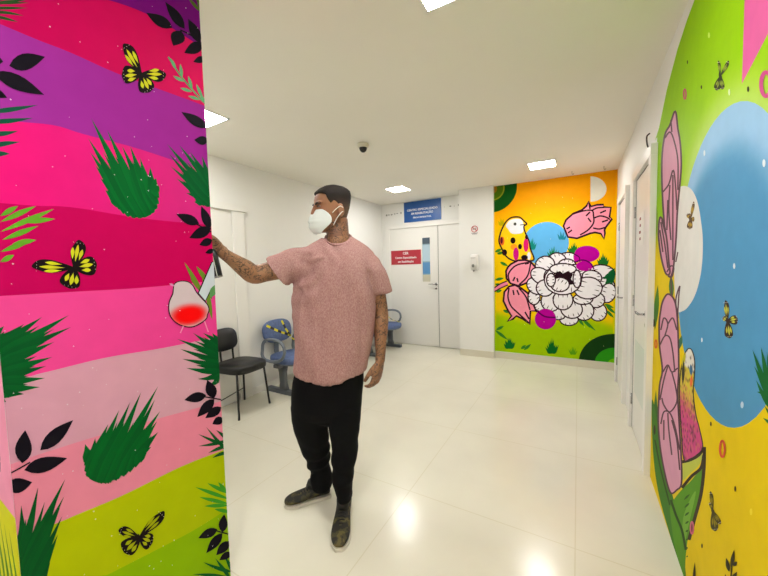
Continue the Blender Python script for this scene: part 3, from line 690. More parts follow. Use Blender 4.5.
s = empty('door_plate', ((q0.x+q1.x)/2, YD-.022, 1.5), label='dark red plate with white lettering on the double door', cat='sign')
part('panel', box(new(), (q0.x, YD-.028, q1.z), (q1.x, YD-.022, q0.z), .001), RED, s)
cx = (q0.x+q1.x)/2; hh = q0.z-q1.z
for t, z, sz in (('CER', .78, .062), ('Centro Especializado', .48, .050), ('em Reabilitação', .2, .050)):
    local(text(None, t, sz, WT, Mback(cx, q1.z+hh*z, YD-.0295), bold=.001), s)
# faded pencil-like marks beside the blue sign belong to the far wall
mk = new()
for x, z, w, h in [(on_y(x, y, YD).x, on_y(x, y, YD).z, w, h) for x, y, w, h in ((386, 215.5, .03, .03), (388.5, 215, .02, .02), (391, 214.8, .03, .02), (394.5, 214, .012, .03), (396.5, 213.6, .03, .012), (400.5, 213, .02, .03), (444, 207, .012, .006), (449.5, 206.3, .03, .018), (454, 206, .008, .014), (458, 205, .02, .03))]:
    box(mk, (x, YD-.002, z-h/2), (x+w, YD+.001, z+h/2))
wf_ = [o for o in COL.objects if o.name == 'wall_far'][0]
obj('lettering', mk, mat('faded_ink', (120, 116, 110), .7), wf_, label='faded small grey lettering')

c = on_y(474.5, 229, YC-.004)
s = empty('no_smoking_sign', (c.x, YC, c.z), label='small round red no-smoking sign on the white column', cat='sign')
part('plate', box(new(), (c.x-.06, YC-.003, c.z-.085), (c.x+.06, YC, c.z+.055), .0005), mat('sign_plate', (236, 232, 230), .4), s)
rg = new(); tube(rg, [V((c.x+.045*math.cos(2*PI*k/28), YC-.005, c.z+.045*math.sin(2*PI*k/28))) for k in range(28)], .0055, 6, closed=True)
tube(rg, [V((c.x-.031, YC-.006, c.z+.031)), V((c.x+.031, YC-.006, c.z-.031))], .005, 6)
part('red_ring', rg, mat('red_print', (190, 60, 56), .5), s)
cg = new(); box(cg, (c.x-.03, YC-.0045, c.z-.006), (c.x+.024, YC-.003, c.z+.004)); box(cg, (c.x+.018, YC-.0045, c.z+.006), (c.x+.022, YC-.003, c.z+.022))
part('cigarette_symbol', cg, mat('black_print', (60, 52, 50), .6), s)
tx = new()
for k in range(3): box(tx, (c.x-.05+.008*k, YC-.0045, c.z-.062-.009*k), (c.x+.05-.008*k, YC-.003, c.z-.058-.009*k))
part('lettering', tx, MATS['black_print'], s)

c = on_y(474.5, 262, YC-.05)
s = empty('soap_dispenser', (c.x, YC, c.z), label='white wall-mounted hand sanitiser dispenser on the column', cat='dispenser')
bd_ = new(); rings = []
for z, w, dp in ((-.12, .045, .05), (-.11, .055, .075), (-.02, .06, .09), (.06, .06, .095), (.105, .055, .085), (.115, .045, .06)):
    rings.append(ering(V((c.x, YC-dp/2, c.z+z)), V((1, 0, 0)), V((0, 1, 0)), w, dp/2, 28, 4))
loft(bd_, rings); part('body', bd_, mat('dispenser_plastic', (226, 224, 220), .3), s)
part('window', ellipsoid(new(), (c.x-.012, YC-.088, c.z-.055), XYZ, (.02, .012, .025)), mat('dispenser_window', (120, 118, 112), .2), s)
part('nozzle', cyl(new(), V((c.x-.01, YC-.055, c.z-.118)), V((c.x-.01, YC-.055, c.z-.145)), .014, .009), mat('grey_plastic', (130, 128, 124), .4), s)
part('lid_seam', box(new(), (c.x-.045, YC-.0965, c.z+.058), (c.x+.03, YC-.09, c.z+.064)), MATS['grey_plastic'], s)

# sign on the near right door
c = on_x(641.3, 229, XR-.014)
s = empty('door_notice', (XR-.012, c.y, c.z), label='narrow white notice with dark red print on the near right door', cat='sign')
part('sheet', box(new(), (XR-.0145, c.y-.10, c.z-.12), (XR-.012, c.y+.10, c.z+.12), .0005), mat('notice_paper', (238, 236, 232), .5), s)
for k, w in enumerate((.06, .05, .07, .05)): part('printed_line', box(new(), (XR-.0155, c.y+.02, c.z+.07-.05*k), (XR-.0145, c.y+.02+w, c.z+.09-.05*k)), mat('notice_print', (150, 60, 70), .6), s)
# camera dome
dc = on_z(363, 144, ZC)
s = empty('security_camera', (dc.x, dc.y, ZC), label='small white dome camera with a black lens on the ceiling', cat='camera')
t_ = new(); loft(t_, [ering(V((dc.x, dc.y, ZC-z)), XYZ[0], XYZ[1], r, r, 32) for z, r in ((0, .052), (.012, .055), (.03, .05), (.036, .043))])
part('housing', t_, mat('dome_plastic', (214, 210, 190), .4), s)
part('lens_dome', ellipsoid(new(), (dc.x, dc.y, ZC-.036), XYZ, (.037, .037, .042), 24), mat('dome_glass', (26, 20, 18), .08), s)
# ceiling hooks near the back mural
for (x, y) in ((572, 171), (604, 166)):
    h = on_z(x, y, ZC)
    t_ = new(); tube(t_, [V((h.x, h.y, ZC)), V((h.x, h.y, ZC-.03)), V((h.x+.012, h.y, ZC-.045)), V((h.x+.02, h.y, ZC-.032))], .003, 6, smooth=4)
    obj('ceiling_hook', t_, mat('hook_metal', (150, 146, 136), .4, .6), label='thin metal hook in the ceiling, ' + ('left' if x < 590 else 'right') + ' one of the pair by the flower mural', cat='hook', group='ceiling hooks')
h = on_x(648.5, 141, XR-.01)
t_ = new(); tube(t_, [V((XR, h.y, h.z-.05)), V((XR-.015, h.y, h.z-.03)), V((XR-.02, h.y, h.z+.03)), V((XR-.004, h.y, h.z+.05))], .005, 8, smooth=3)
obj('wall_hook', t_, mat('hook_dark', (60, 58, 56), .5), label='small dark hook on the right wall above the near door', cat='hook')

# lights
EM = mat('light_diffuser', (253, 251, 249), .5, emit=25)
lamps = [((447, -27), 'recessed ceiling light above the camera end, at the top of the photo'), ((199, 116), 'recessed ceiling light half hidden behind the striped wall'), ((398, 189), 'recessed ceiling light in front of the blue sign'), ((542, 164.5), 'recessed ceiling light in front of the flower mural')]
spots = [(on_z(x, y, ZC), l) for (x, y), l in lamps]
print('lamps', [tuple(round(v, 2) for v in p) for p, l in spots])
unseen_lamps = [(-.5, -1.4), (-2.3, -1.4), (-.5, -.1)]  # unseen lamps behind the camera; the last is added just to brighten the walls
for i, (p, l) in enumerate(spots + [(V((x, y, ZC)), None) for x, y in unseen_lamps]):
    s = empty('ceiling_light', (p.x, p.y, ZC), group='recessed ceiling lights', cat='ceiling light', label=l or 'unseen ceiling light behind the viewer for added fill light')
    f = new(); w = .148
    for lo, hi in (((-w, -w), (w, -w+.012)), ((-w, w-.012), (w, w)), ((-w, -w), (-w+.012, w)), ((w-.012, -w), (w, w))): box(f, (p.x+lo[0], p.y+lo[1], ZC-.008), (p.x+hi[0], p.y+hi[1], ZC), .001)
    part('frame', f, TRIM, s)
    part('diffuser', box(new(), (p.x-w+.012, p.y-w+.012, ZC-.005), (p.x+w-.012, p.y+w-.012, ZC-.001)), EM, s)

# ------------------------------------------------------------------ black chair by the left wall
BLK = mat('black_vinyl', (15, 16, 18), .45, var=.1, vscale=20, bump=.08, bscale=200); BMET = mat('black_metal', (18, 18, 20), .3)
def pad(bm, c, ax, r, p=3.2, n=36, dome=.35):        # a rounded cushion: outline r[0] x r[1], thickness r[2]
    rings = []
    for k in range(-5, 6):
        t = k/5*PI/2*.98; s_ = math.cos(t)**.35; rings.append(ering(V(c)+ax[2]*(r[2]*math.sin(t)), ax[0], ax[1], r[0]*(1-.12*(1-s_))*(s_ if abs(k) > 4 else 1), r[1]*(1-.12*(1-s_))*(s_ if abs(k) > 4 else 1), n, p))
    return loft(bm, rings)
ch = empty('side_chair', (-2.94, 2.12, 0), .10, label='black vinyl chair with thin black metal legs against the left wall', cat='chair')
# local frame: +X is the front of the chair
A_, B_, C_ = (.18, -.205), (.155, .215), (-.175, .19); D_ = (-.16, -.22)
obj('seat', pad(new(), V((.005, 0, .455)), (XYZ[0], XYZ[1], XYZ[2]), (.215, .205, .036), 3.4), BLK, ch, True)
tilt = V((-.18, 0, 1)).normalized(); nb_ = V((1, 0, .18)).normalized()
obj('backrest', pad(new(), V((-.165, -.045, .715)), (XYZ[1], tilt, nb_), (.155, .115, .024), 2.9), BLK, ch, True)
for nme, (x, y), top in (('leg', A_, (.14, -.17)), ('leg', B_, (.14, .17)), ('leg', C_, (-.14, .16)), ('leg', D_, (-.14, -.16))):
    obj(nme, tube(new(), [V((x, y, .003)), V((top[0], top[1], .43))], .0105, 10), BMET, ch, True)
for sy in (-.075, .075):
    obj('back_support', tube(new(), [V((-.10, sy, .425)), V((-.165, sy, .45)), V((-.185, sy, .56)), V((-.18, sy, .72))], .010, 10, smooth=4), BMET, ch, True)
fr = new(); tube(fr, [V((.14, -.17, .425)), V((.14, .17, .425)), V((-.14, .16, .425)), V((-.14, -.16, .425))], .009, 8, closed=True); obj('seat_frame', fr, BMET, ch, True)
st = new(); tube(st, [V((-.168, .175, .14)), V((-.155, -.205, .10))], .005, 8); obj('stretcher', st, BMET, ch, True)

# ------------------------------------------------------------------ blue waiting bench
BLU = mat('blue_fabric', (88, 106, 148), .75, var=.18, vscale=40, bump=.15, bscale=300); GREY = mat('grey_shell', (112, 120, 130), .42); GREYM = mat('grey_steel', (98, 102, 108), .4, .2)
YEL = mat('tape_yellow', (226, 214, 40), .4); TBK = mat('tape_black', (30, 30, 34), .4)
def tape(bm, pts, w, side):                      # striped barrier tape lying on a surface
    pts = [V(p) for p in pts]; L = 0
    for a, b_ in zip(pts[:-1], pts[1:]):
        n = max(1, int((b_-a).length/.045))
        for k in range(n):
            p = a.lerp(b_, k/n); q = a.lerp(b_, (k+1)/n); d = (q-p).normalized(); s_ = d.cross(side).normalized()*w/2
            f = bm.faces.new([bm.verts.new(x) for x in (p+s_, q+s_, q-s_, p-s_)]); f.material_index = L % 2; L += 1
            f = bm.faces.new([bm.verts.new(x-side*.001) for x in (p-s_, q-s_, q+s_, p+s_)]); f.material_index = (L-1) % 2
    return bm
def waiting_bench(y, label, seats=2, tape_on=True, pitch=.57, foot=(-.12,)):
    t = empty('waiting_bench', (-2.88, y, 0), 0, label=label, cat='bench', group='blue waiting benches')
    n0 = (seats-1)/2
    for k in range(seats):
        yc = k*pitch
        se = obj('seat', pad(new(), V((.02, yc, .40)), (XYZ[0], XYZ[1], XYZ[2]), (.225, .215, .035), 2.8), BLU, t, True)
        obj('seat_shell', pad(new(), V((.02, yc, .372)), (XYZ[0], XYZ[1], XYZ[2]), (.215, .205, .025), 2.8), GREY, se, True)
        tl = V((-.16, 0, 1)).normalized(); nn = V((1, 0, .16)).normalized()
        br_ = obj('backrest', pad(new(), V((-.205, yc, .69)), (XYZ[1], tl, nn), (.205, .135, .026), 2.7), BLU, t, True)
        obj('back_shell', pad(new(), V((-.228, yc, .688)), (XYZ[1], tl, nn), (.195, .125, .018), 2.7), GREY, br_, True)
        obj('back_support', box(new(), (-.245, yc-.03, .36), (-.225, yc+.03, .64), .006), GREY, t)
        for sy in (-1, 1):
            pts = []
            yy = yc+sy*.235
            for j in range(20):
                a = 2*PI*j/20; ca, sa = math.cos(a), math.sin(a)
                pts.append(V((-.02+.175*math.copysign(abs(ca)**.75, ca)-(.05*max(0, -sa)), yy, .515+.125*math.copysign(abs(sa)**.75, sa))))
            ar = new(); tube(ar, pts, .0175, 10, closed=True); box(ar, (-.02, min(yc, yy)+(.0 if sy < 0 else .12), .385), (.05, max(yc, yy)-(.12 if sy < 0 else .0), .41))
            obj('armrest', ar, GREY, t, True)
        if tape_on:
            tp = new(); sd = nn
            f = lambda yy, zz, e=.031: V((-.205-.16*(zz-.69)/1 + e, yc+yy, zz))
            tape(tp, [f(-.17, .775), f(-.02, .69), f(.17, .60)], .027, sd); tape(tp, [f(.06, .80), f(.10, .70), f(.16, .60)], .027, sd)
            tape(tp, [V((-.14, yc+.16, .58)), V((.02, yc+.17, .47)), V((.17, yc+.15, .442))], .026, V((.2, 0, 1)).normalized())
            obj('warning_tape', tp, [YEL, TBK], t, label='yellow and black striped tape crossed over the backrest')
    b_ = new(); box(b_, (-.05, -.22, .315), (.03, (seats-1)*pitch+.22, .355), .005); obj('beam', b_, GREYM, t)
    for fy in foot:
        p_ = new()
        loft(p_, [ering(V((x, fy, z)), XYZ[0], XYZ[1], rx, ry, 16, 4) for x, z, rx, ry in ((.0, .05, .06, .035), (-.005, .12, .045, .028), (-.01, .25, .05, .028), (-.01, .335, .07, .035))]); obj('pedestal', p_, GREYM, t, True)
        p_ = new(); box(p_, (-.26, fy-.035, .0), (.21, fy+.035, .05), .012); obj('foot', p_, GREYM, t)
    return t
waiting_bench(2.745, 'blue waiting bench with striped tape beside the black chair')
waiting_bench(4.43, 'blue waiting bench in the far left corner by the double door', foot=(.0, .70))

# ------------------------------------------------------------------ the man
D0 = 1.875
man = empty('person', (on_z(330, 520, 0).x, on_z(330, 520, 0).y, 0), label='man in a pink t-shirt, black trousers and white face mask reaching towards the striped wall', cat='person')
print('man', man.location)
def P3(x, y, d=D0): return at(x, y, d)
S_ = 1/FPX*1.0
def pxm(px, d): return px*d/FPX            # pixels to metres at distance d
BX, BY = RH, FH
bm = new()
# torso (inside the shirt)
rings = []
for y, l, r, dp, d in ((243, 318, 352, .10, 1.90), (252, 304, 368, .15, 1.89), (268, 301, 372, .20, 1.88), (300, 303, 366, .22, 1.875), (340, 305, 362, .20, 1.875), (380, 299, 362, .22, 1.875), (400, 298, 360, .22, 1.875)):
    rings.append(ering(P3((l+r)/2, y, d), BX, BY, pxm((r-l)/2, d), dp/2, 28, 2.3))
loft(bm, rings)
# head frame
psi = math.radians(62)
F = (-RH*math.sin(psi) - FH*math.cos(psi)); F = (F - UZ*.07).normalized()
S = UZ.cross(F).normalized(); U = F.cross(S).normalized()
d_h = 1.885
hc = P3(334.5, 232, d_h)        # under the ear axis, at the height of the chin
HP = [(.000, .078, .020, .030), (.008, .090, -.010, .040), (.025, .096, -.040, .052), (.05, .094, -.060, .061), (.08, .095, -.078, .066), (.11, .094, -.09, .071), (.125, .090, -.096, .074), (.14, .088, -.10, .0765), (.155, .096, -.104, .0775), (.175, .096, -.106, .079), (.195, .090, -.105, .078), (.215, .077, -.098, .070), (.232, .054, -.078, .056), (.245, .025, -.050, .034), (.2505, .0, -.025, .012)]
def hp(z):
    for a, b_ in zip(HP[:-1], HP[1:]):
        if a[0] <= z <= b_[0]:
            t = (z-a[0])/(b_[0]-a[0]); return tuple(a[i]+(b_[i]-a[i])*t for i in range(4))
    return HP[-1] if z > 0 else HP[0]
def head_pt(z, th, e=0.0):                # th = 0 is straight ahead
    _, yf, yb, hw = hp(z); c = (yf+yb)/2; ry = (yf-yb)/2+e; rx = hw+e
    ct, st_ = math.cos(th), math.sin(th); p = 2.25
    return hc + F*(c+ry*math.copysign(abs(ct)**(2/p), ct)) + S*(rx*math.copysign(abs(st_)**(2/p), st_)) + U*z
def hl(f, s, u): return hc + F*f + S*s + U*u
loft(bm, [[head_pt(z, 2*PI*k/32) for k in range(32)] for z, *_ in HP])
# brow, nose, cheeks, ears
for s in (-1, 1):
    ellipsoid(bm, hl(.084, s*.034, .157), (F, S, U), (.012, .028, .008), 14)
    ellipsoid(bm, hl(-.020, s*.080, .108), (F, S, U), (.020, .009, .034), 14)
    ellipsoid(bm, hl(-.016, s*.079, .084), (F, S, U), (.012, .009, .014), 12)
loft(bm, [ering(hl(f, 0, u), S, F, w, dd, 14) for u, f, w, dd in ((.092, .095, .017, .020), (.100, .106, .018, .020), (.112, .106, .014, .017), (.13, .100, .010, .014), (.150, .092, .010, .012))])
tube(bm, [hl(.092, -.022, .062), hl(.100, 0, .062), hl(.092, .022, .062)], [.004, .008, .004], 8)
# neck
tube(bm, [hl(-.022, 0, .07), hl(-.020, 0, .02), P3(338, 243, 1.885), P3(337, 256, 1.89)], [.060, .062, .066, .078], 24, smooth=4)
tube(bm, [P3(318, 254, 1.89), P3(338, 249, 1.89), P3(362, 256, 1.9)], [.05, .062, .05], 20, smooth=3)
# his right arm (left in the photo) reaching to the wall
sh = P3(306, 264, 1.86); el = P3(254, 274.5, 1.73); wr_ = P3(223, 253, 1.60)
tube(bm, [P3(318, 266, 1.875), sh, sh.lerp(el, .45), sh.lerp(el, .8), el, el.lerp(wr_, .3), el.lerp(wr_, .7), wr_, P3(219, 249, 1.58)], [.06, .062, .054, .050, .049, .046, .033, .027, .027], 24, smooth=4)
# his left arm hanging
s2 = P3(372, 267, 1.89); e2_ = P3(381, 312, 1.91); w2 = P3(380.5, 354, 1.88)
tube(bm, [P3(362, 264, 1.88), s2, s2.lerp(e2_, .5), e2_, e2_.lerp(w2, .3), e2_.lerp(w2, .75), w2, P3(380, 361, 1.875)], [.055, .056, .049, .041, .043, .034, .029, .028], 24, smooth=4)
# hands
def hand(bm, w, D, N, T, L=1.0, curl=.55, curls=None, thumb=((.0, .05), (.02, .09), (.03, .12))):
    """w wrist, D towards the fingers, N the palm side, T the thumb side"""
    D = D.normalized(); T = (T-D*T.dot(D)).normalized(); N = (N-D*N.dot(D)-T*N.dot(T)).normalized()
    loft(bm, [ering(w+D*(x*L)+N*n_, T, N, a*L, b_*L, 20, 2.6) for x, a, b_, n_ in ((-.015, .026, .020, 0), (.01, .030, .018, 0), (.045, .040, .017, .002), (.075, .042, .015, .003), (.095, .039, .012, .004))])
    for k, (off, ln, r) in enumerate(((.031, .075, .0088), (.0105, .083, .009), (-.0105, .077, .0086), (-.031, .060, .0078))):
        c = (curls[k] if curls else curl); p = w+D*(.082*L)+T*(off*L)+N*.004; a = c*.35; pts = [p-D*.02, p]; spread = off*.8
        for seg in (.45, .31, .24):
            d = D*math.cos(a)+N*math.sin(a)+T*spread*.6; pts.append(pts[-1]+d.normalized()*(ln*seg*L)); a += c
        tube(bm, pts, [r*L, r*L*1.02, r*L, r*L*.93, r*L*.72], 12, smooth=2)
    p = w+D*.02*L+T*.022*L+N*.004; tp = [p]
    for n_, (dn, dt, dd) in enumerate(((.014, .018, .032), (.014, .004, .034), (.014, -.006, .026))):
        tp.append(tp[-1]+N*dn*L+T*dt*L+D*dd*L)
    tube(bm, tp, [.014*L, .012*L, .0105*L, .008*L], 12, smooth=2)
# hanging hand: back of the hand towards the viewer, thumb towards the body and the camera
Dh = (P3(375, 385, 1.85)-P3(380, 357, 1.875)); hand(bm, P3(380, 361, 1.873), Dh, -RH*.8+FH*.5, -FH*.75-RH*.45, 1.12, .6)
# gripping hand: fingers close around the can
can_t = P3(210, 247, 1.553); can_b = P3(217, 277, 1.55)
ca = (can_b-can_t).normalized()
side = (wr_-P3(212, 250, 1.49))
Dg = (P3(206, 243, 1.60)-P3(222, 251.5, 1.60)); hand(bm, P3(222, 250.5, 1.603), Dg, -FH, UZ, .9, 1.0)
# legs inside the trousers, feet inside the shoes
rk = on_z(325, 500, 0); 
tube(bm, [P3(318, 395, 1.90), P3(314, 430, 1.93), P3(319, 460, 1.95), P3(323, 484, 1.965)], [.085, .07, .050, .036], 20, smooth=4)
tube(bm, [P3(344, 395, 1.86), P3(344, 430, 1.84), P3(344, 462, 1.82), P3(344, 492, 1.80)], [.085, .07, .050, .036], 20, smooth=4)
FR = [(on_z(284.5, 506.5, 0), on_z(330, 494, 0)), (on_z(339, 552, 0), on_z(345.5, 504, 0))]
for toe, heel in FR:
    d = (toe-heel).normalized(); tube(bm, [heel+d*.06+UZ*.12, heel+d*.07+UZ*.06, heel+d*.12+UZ*.045, heel+d*.19+UZ*.036], [.032, .026, .022, .014], 16, smooth=3)
me = remesh(bm, 0.0042, 2, .5)
skin = lin((166, 122, 88)); skin2 = lin((148, 102, 72)); beard = lin((112, 78, 60)); hairc = lin((34, 28, 26))
arm1 = (el, wr_); 
def seg_t(p, a, b_):
    ab = b_-a; t = max(0, min(1, (p-a).dot(ab)/ab.dot(ab))); return t, (p-(a+ab*t)).length
def skin_col(p, n):
    c = skin
    t = noise.noise(p*14)*.5+.5; c = mix(skin, skin2, t*.7)
    q = p-hc; u = q.dot(U); f = q.dot(F)
    if q.length < .35 and u > -.03:
        c = mix(c, lin((134, 86, 64)), .5)  # head skin darkened: the shade on the face is put into its colour
        if u < .10 and f > -.02: c = mix(c, beard, .55*sm(.10, .05, u))
        if abs(u-.14) < .014 and f > .07: c = mix(c, skin2, .5)
        if f < -.03 and u > .0: c = mix(c, beard, .7*sm(-.02, -.07, f))
    return c
vcol(me, skin_col)
def ink(p, n):
    v = 0
    for a, b_, r in ((el.lerp(sh, .5), wr_, .09), (e2_.lerp(s2, .5), P3(378, 378, 1.87), .10)):
        t, d = seg_t(p, a, b_)
        if d < r: v = max(v, 1.0 if a is not el else .8)
    t, d = seg_t(p, hl(-.02, 0, .05), P3(338, 250, 1.885))
    if d < .085 and (p-hc).dot(U) < .05: v = 1
    return (v, v, v)
vcol(me, ink, 'Ink')
body = part('body', me, vmat('skin', .45, .35, tattoo=True), man)
body.name = 'body'
# hair: cropped, faded at the sides
def zline(th):
    a = abs((th+PI) % (2*PI)-PI)          # 0 front .. PI back
    if a < .45: return .205
    if a < .95: return .205-.01*(a-.45)/.5-.0
    if a < 1.25: return .195-.055*(a-.95)/.3
    if a < 1.6: return .140+.02*math.sin((a-1.25)/.35*PI)
    if a < 2.0: return .140-.09*(a-1.6)/.4
    return .05
N_ = 72; hb = new(); Z = []; rr = []
for k in range(N_):
    th = 2*PI*k/N_; z0 = zline(th); col_ = []
    for j in range(17):
        t = j/16; z = z0+(.2505-z0)*t; e = .0012+.0085*sm(.14, .22, z)+.003*sm(0, .1, t)*0+noise.noise(V((k*.7, j*.9, 2)))*.0008
        if j == 0: e = -.002
        col_.append(hb.verts.new(head_pt(z, th, e)+U*(e*.6)))
    rr.append(col_)
for k in range(N_):
    a = rr[k]; b_ = rr[(k+1) % N_]
    for j in range(16): f_ = hb.faces.new((a[j], b_[j], b_[j+1], a[j+1])); f_.smooth = True
hb.faces.new([c_[-1] for c_ in rr])
hm = bpy.data.meshes.new('hair'); hb.to_mesh(hm); hb.free()
vcol(hm, lambda p, n: mix(lin((92, 70, 56)), hairc, sm(.09, .185, (p-hc).dot(U))))
part('hair', hm, vmat('hair_short', .75, .25, speckle=.35, sscale=500), man)
# eyes and brows
for s in (-1, 1):
    e = new(); ellipsoid(e, hl(.084, s*.032, .138), (F, S, U), (.010, .0125, .0042), 14)
    ey_ = part('eye', e, mat('eye_white', (120, 104, 92), .3), man)
    i_ = new(); ellipsoid(i_, hl(.0915, s*.031, .138), (F, S, U), (.0035, .0075, .0055), 12); o = part('iris', i_, mat('iris', (28, 18, 14), .2), man); 
    e = new(); tube(e, [hl(.097, s*.014, .150), hl(.096, s*.034, .1545), hl(.080, s*.056, .151)], [.0042, .0056, .003], 8, smooth=3)
    part('eyebrow', e, mat('brow_hair', (30, 22, 18), .7), man)
# face mask: a folded cup with ear loops
MK = mat('mask_cloth', (214, 222, 218), .7, bump=.1, bscale=400)
mb = new(); NU, NV = 25, 19; grid_ = []
for j in range(NV):
    v = j/(NV-1); z = -.004+.126*v; row = []
    half = .42+.92*math.sin(PI*min(1, max(0, (v*.90+.06))))**.6        # how far round the face it goes
    for i in range(NU):
        u = (i/(NU-1)*2-1); a = u*half
        bulge = .034*math.sin(PI*min(1, v*.86+.16))**.8*(1-abs(u)**1.1) + .004*(1 if abs(v-.5) < .04 else 0)
        _, yf, yb, hw = hp(max(0, min(.2, z)))
        yf = max(yf, .088); hw = max(hw, .045+.0)
        cy = (yf+yb)/2 if z > .05 else (yf+yb)/2+(.05-z)*.55
        ry = yf-cy; pt = hc+F*(cy+(ry+.006+bulge)*math.cos(a)+ (.006 if abs(u) < .05 else 0))+S*((hw+.006)*math.sin(a)*1.02)+U*(z-.004*abs(u))
        row.append(mb.verts.new(pt))
    grid_.append(row)
for j in range(NV-1):
    for i in range(NU-1):
        f_ = mb.faces.new((grid_[j][i], grid_[j][i+1], grid_[j+1][i+1], grid_[j+1][i])); f_.smooth = True
mo = part('face_mask', mb, MK, man); sd = mo.modifiers.new('s', 'SOLIDIFY'); sd.thickness = .0025; sd.offset = 1
eL = grid_[4][0].co.copy() if False else None
for s in (-1, 1):
    a1 = 1.02
    for zz, ze in ((.095, .128), (.030, .092)):
        st_ = new(); tube(st_, [hl(.030, s*.076, zz), hl(.010, s*.082, zz+(ze-zz)*.55), hl(-.014, s*.090, ze), hl(-.030, s*.085, (ze+.112)/2)], .0022, 6, smooth=4)
        o = part('ear_loop', st_, mat('elastic', (226, 226, 222), .6), man); 
# ---- t-shirt
tb = new()
hemline = lambda x: 379.5 - 14*sm(342, 367, x) - 11*sm(311, 294, x)
def shirt_ring(y, l, r, dp, d, p=2.4, hem=0, n=72):
    c = P3((l+r)/2, y, d); out = ering(c, BX, BY, pxm((r-l)/2, d), dp/2, n, p)
    if hem:
        out = [q - UZ*(hem*(1-abs((q-c).dot(BX))/pxm((r-l)/2, d))**.5 if True else 0) for q in out]
    return out
prof = [(236, 327, 351, .125, 1.885), (239, 321, 355, .15, 1.885), (243, 312, 361.5, .165, 1.885), (247.5, 303, 368, .185, 1.885), (253, 297, 374, .205, 1.88), (262, 295, 377, .235, 1.878), (276, 295, 376, .255, 1.875), (295, 294.5, 374.5, .265, 1.875), (318, 294, 373.5, .262, 1.875), (340, 293.5, 372, .265, 1.875), (356, 293, 370, .27, 1.875), (367, 292.5, 368, .272, 1.875)]
rings = [shirt_ring(*q, hem=0 if q[0] < 366 else .055) for q in prof]
rings.insert(-1, shirt_ring(360, 292.8, 369, .272, 1.875, hem=.03))
loft(tb, rings)
# sleeves
def sleeve(a, c, ra, rc, flat=1.0):
    d = (c-a).normalized(); x = UZ.cross(d).normalized(); 
    if x.length < .1: x = RH
    y = d.cross(x); rgs = []
    for k in range(9):
        t = k/8; rgs.append(ering(a.lerp(c, t), x, y, (ra+(rc-ra)*t)*flat, ra+(rc-ra)*t, 36, 2.1))
    loft(tb, rgs)
def sleeve_px(rows):
    rgs = []
    for (x0, y0, x1, y1, d) in rows:
        a = P3(x0, y0, d); c = P3(x1, y1, d); h = (a-c)/2; n_ = (RH*-1 - UZ*.2); w = FH - h.normalized()*FH.dot(h.normalized()); w.normalize()
        rgs.append(ering((a+c)/2, h.normalized(), w, h.length, h.length*.98, 36, 2.1))
    loft(tb, rgs)
sleeve_px([(318, 245, 314, 282, 1.87), (305, 246, 303, 281, 1.865), (292, 248.5, 297, 281.5, 1.85), (280, 252.5, 291, 283, 1.82), (267, 258, 287, 285, 1.79)])
def sl2(pts):
    rgs = []
    for (x, y, r, d) in pts:
        rgs.append(ering(P3(x, y, d), BX, BY, pxm(r, d), pxm(r, d)*1.05, 36, 2.1))
    loft(tb, rgs)
ellipsoid(tb, P3(367, 265, 1.885), (BX, BY, UZ), (.085, .085, .07), 24)
sl2([(366, 262, 15, 1.885), (371, 270, 15, 1.885), (376, 280, 13.5, 1.895), (380.6, 292, 11.6, 1.90)])
sm_ = remesh(tb, .0065, 6, .6)
c_neck = P3(338.5, 238.5, 1.885)
def FR_(x, y, o=-.10): return P3(x, y, 1.875+o)
grooves = [(FR_(293, 284, -.04), FR_(301, 262, -.09), .016, .016), (FR_(372, 302, -.02), FR_(368, 272, -.09), .012, .014), (FR_(303, 278), FR_(322, 262), .008, .012), (FR_(301, 290), FR_(316, 280), .006, .010),
           (FR_(306, 330), FR_(309, 378), .007, .010), (FR_(359, 300), FR_(362, 360), .008, .012), (FR_(326, 290), FR_(330, 350), .003, .014), (FR_(296, 268, -.06), FR_(309, 255), .007, .010)]
ridges = [(FR_(300, 285), FR_(312, 300), .006, .012), (FR_(310, 262), FR_(330, 256), .006, .014), (FR_(302, 300), FR_(303, 372), .006, .012), (FR_(316, 300), FR_(313, 374), .006, .014), (FR_(352, 310), FR_(355, 370), .007, .014), (FR_(366, 285, -.06), FR_(368, 340, -.06), .006, .012), (FR_(308, 270), FR_(324, 266), .005, .010)]
NR = [v.normal.copy() for v in sm_.vertices]
for v in sm_.vertices:                       # cloth folds
    p = v.co.copy(); q = p-c_neck; x = q.dot(BX); z = q.z
    w1 = noise.noise(V((x*9+z*3.5, z*1.8+4, q.dot(BY)*6)))
    a = P3(300, 268, 1.8); dd = (p-a).length
    w2 = math.sin(dd*75+noise.noise(p*8)*3)*.0035*sm(.42, .10, dd)
    w3 = noise.noise(V((x*26, z*3.2, q.dot(BY)*20)))*.0022*sm(-.05, -.30, z)
    w5 = 0
    for ga, gb, gd, gw in grooves:
        t_, dg_ = seg_t(p, ga, gb); w5 -= gd*math.exp(-(dg_/gw)**2)
    for ga, gb, gd, gw in ridges:
        t_, dg_ = seg_t(p, ga, gb); w5 += 1.7*gd*math.sin(PI*min(1, t_*.9+.1))*math.exp(-(dg_/gw)**2)
    w4 = noise.noise(V((x*5+z*2.2+9, z*1.1, q.dot(BY)*4)))
    v.co = p + NR[v.index]*((w1*.018+w4*.018)*sm(.0, -.12, z) + w2 + w3*2.2 + w5)
def tilt_z(p): q = p-c_neck; return c_neck.z+.004+q.dot(BY)*.55-q.dot(BX)*.02
for v in sm_.vertices:
    q = v.co-c_neck; rad = math.hypot(q.dot(BX)/.074, q.dot(BY)/(.088 if q.dot(BY) < 0 else .072))
    if rad < 1.25 and v.co.z > tilt_z(v.co): v.co.z = tilt_z(v.co)*(1-sm(1.0, 1.25, rad)) + v.co.z*sm(1.0, 1.25, rad)
sm_.update()
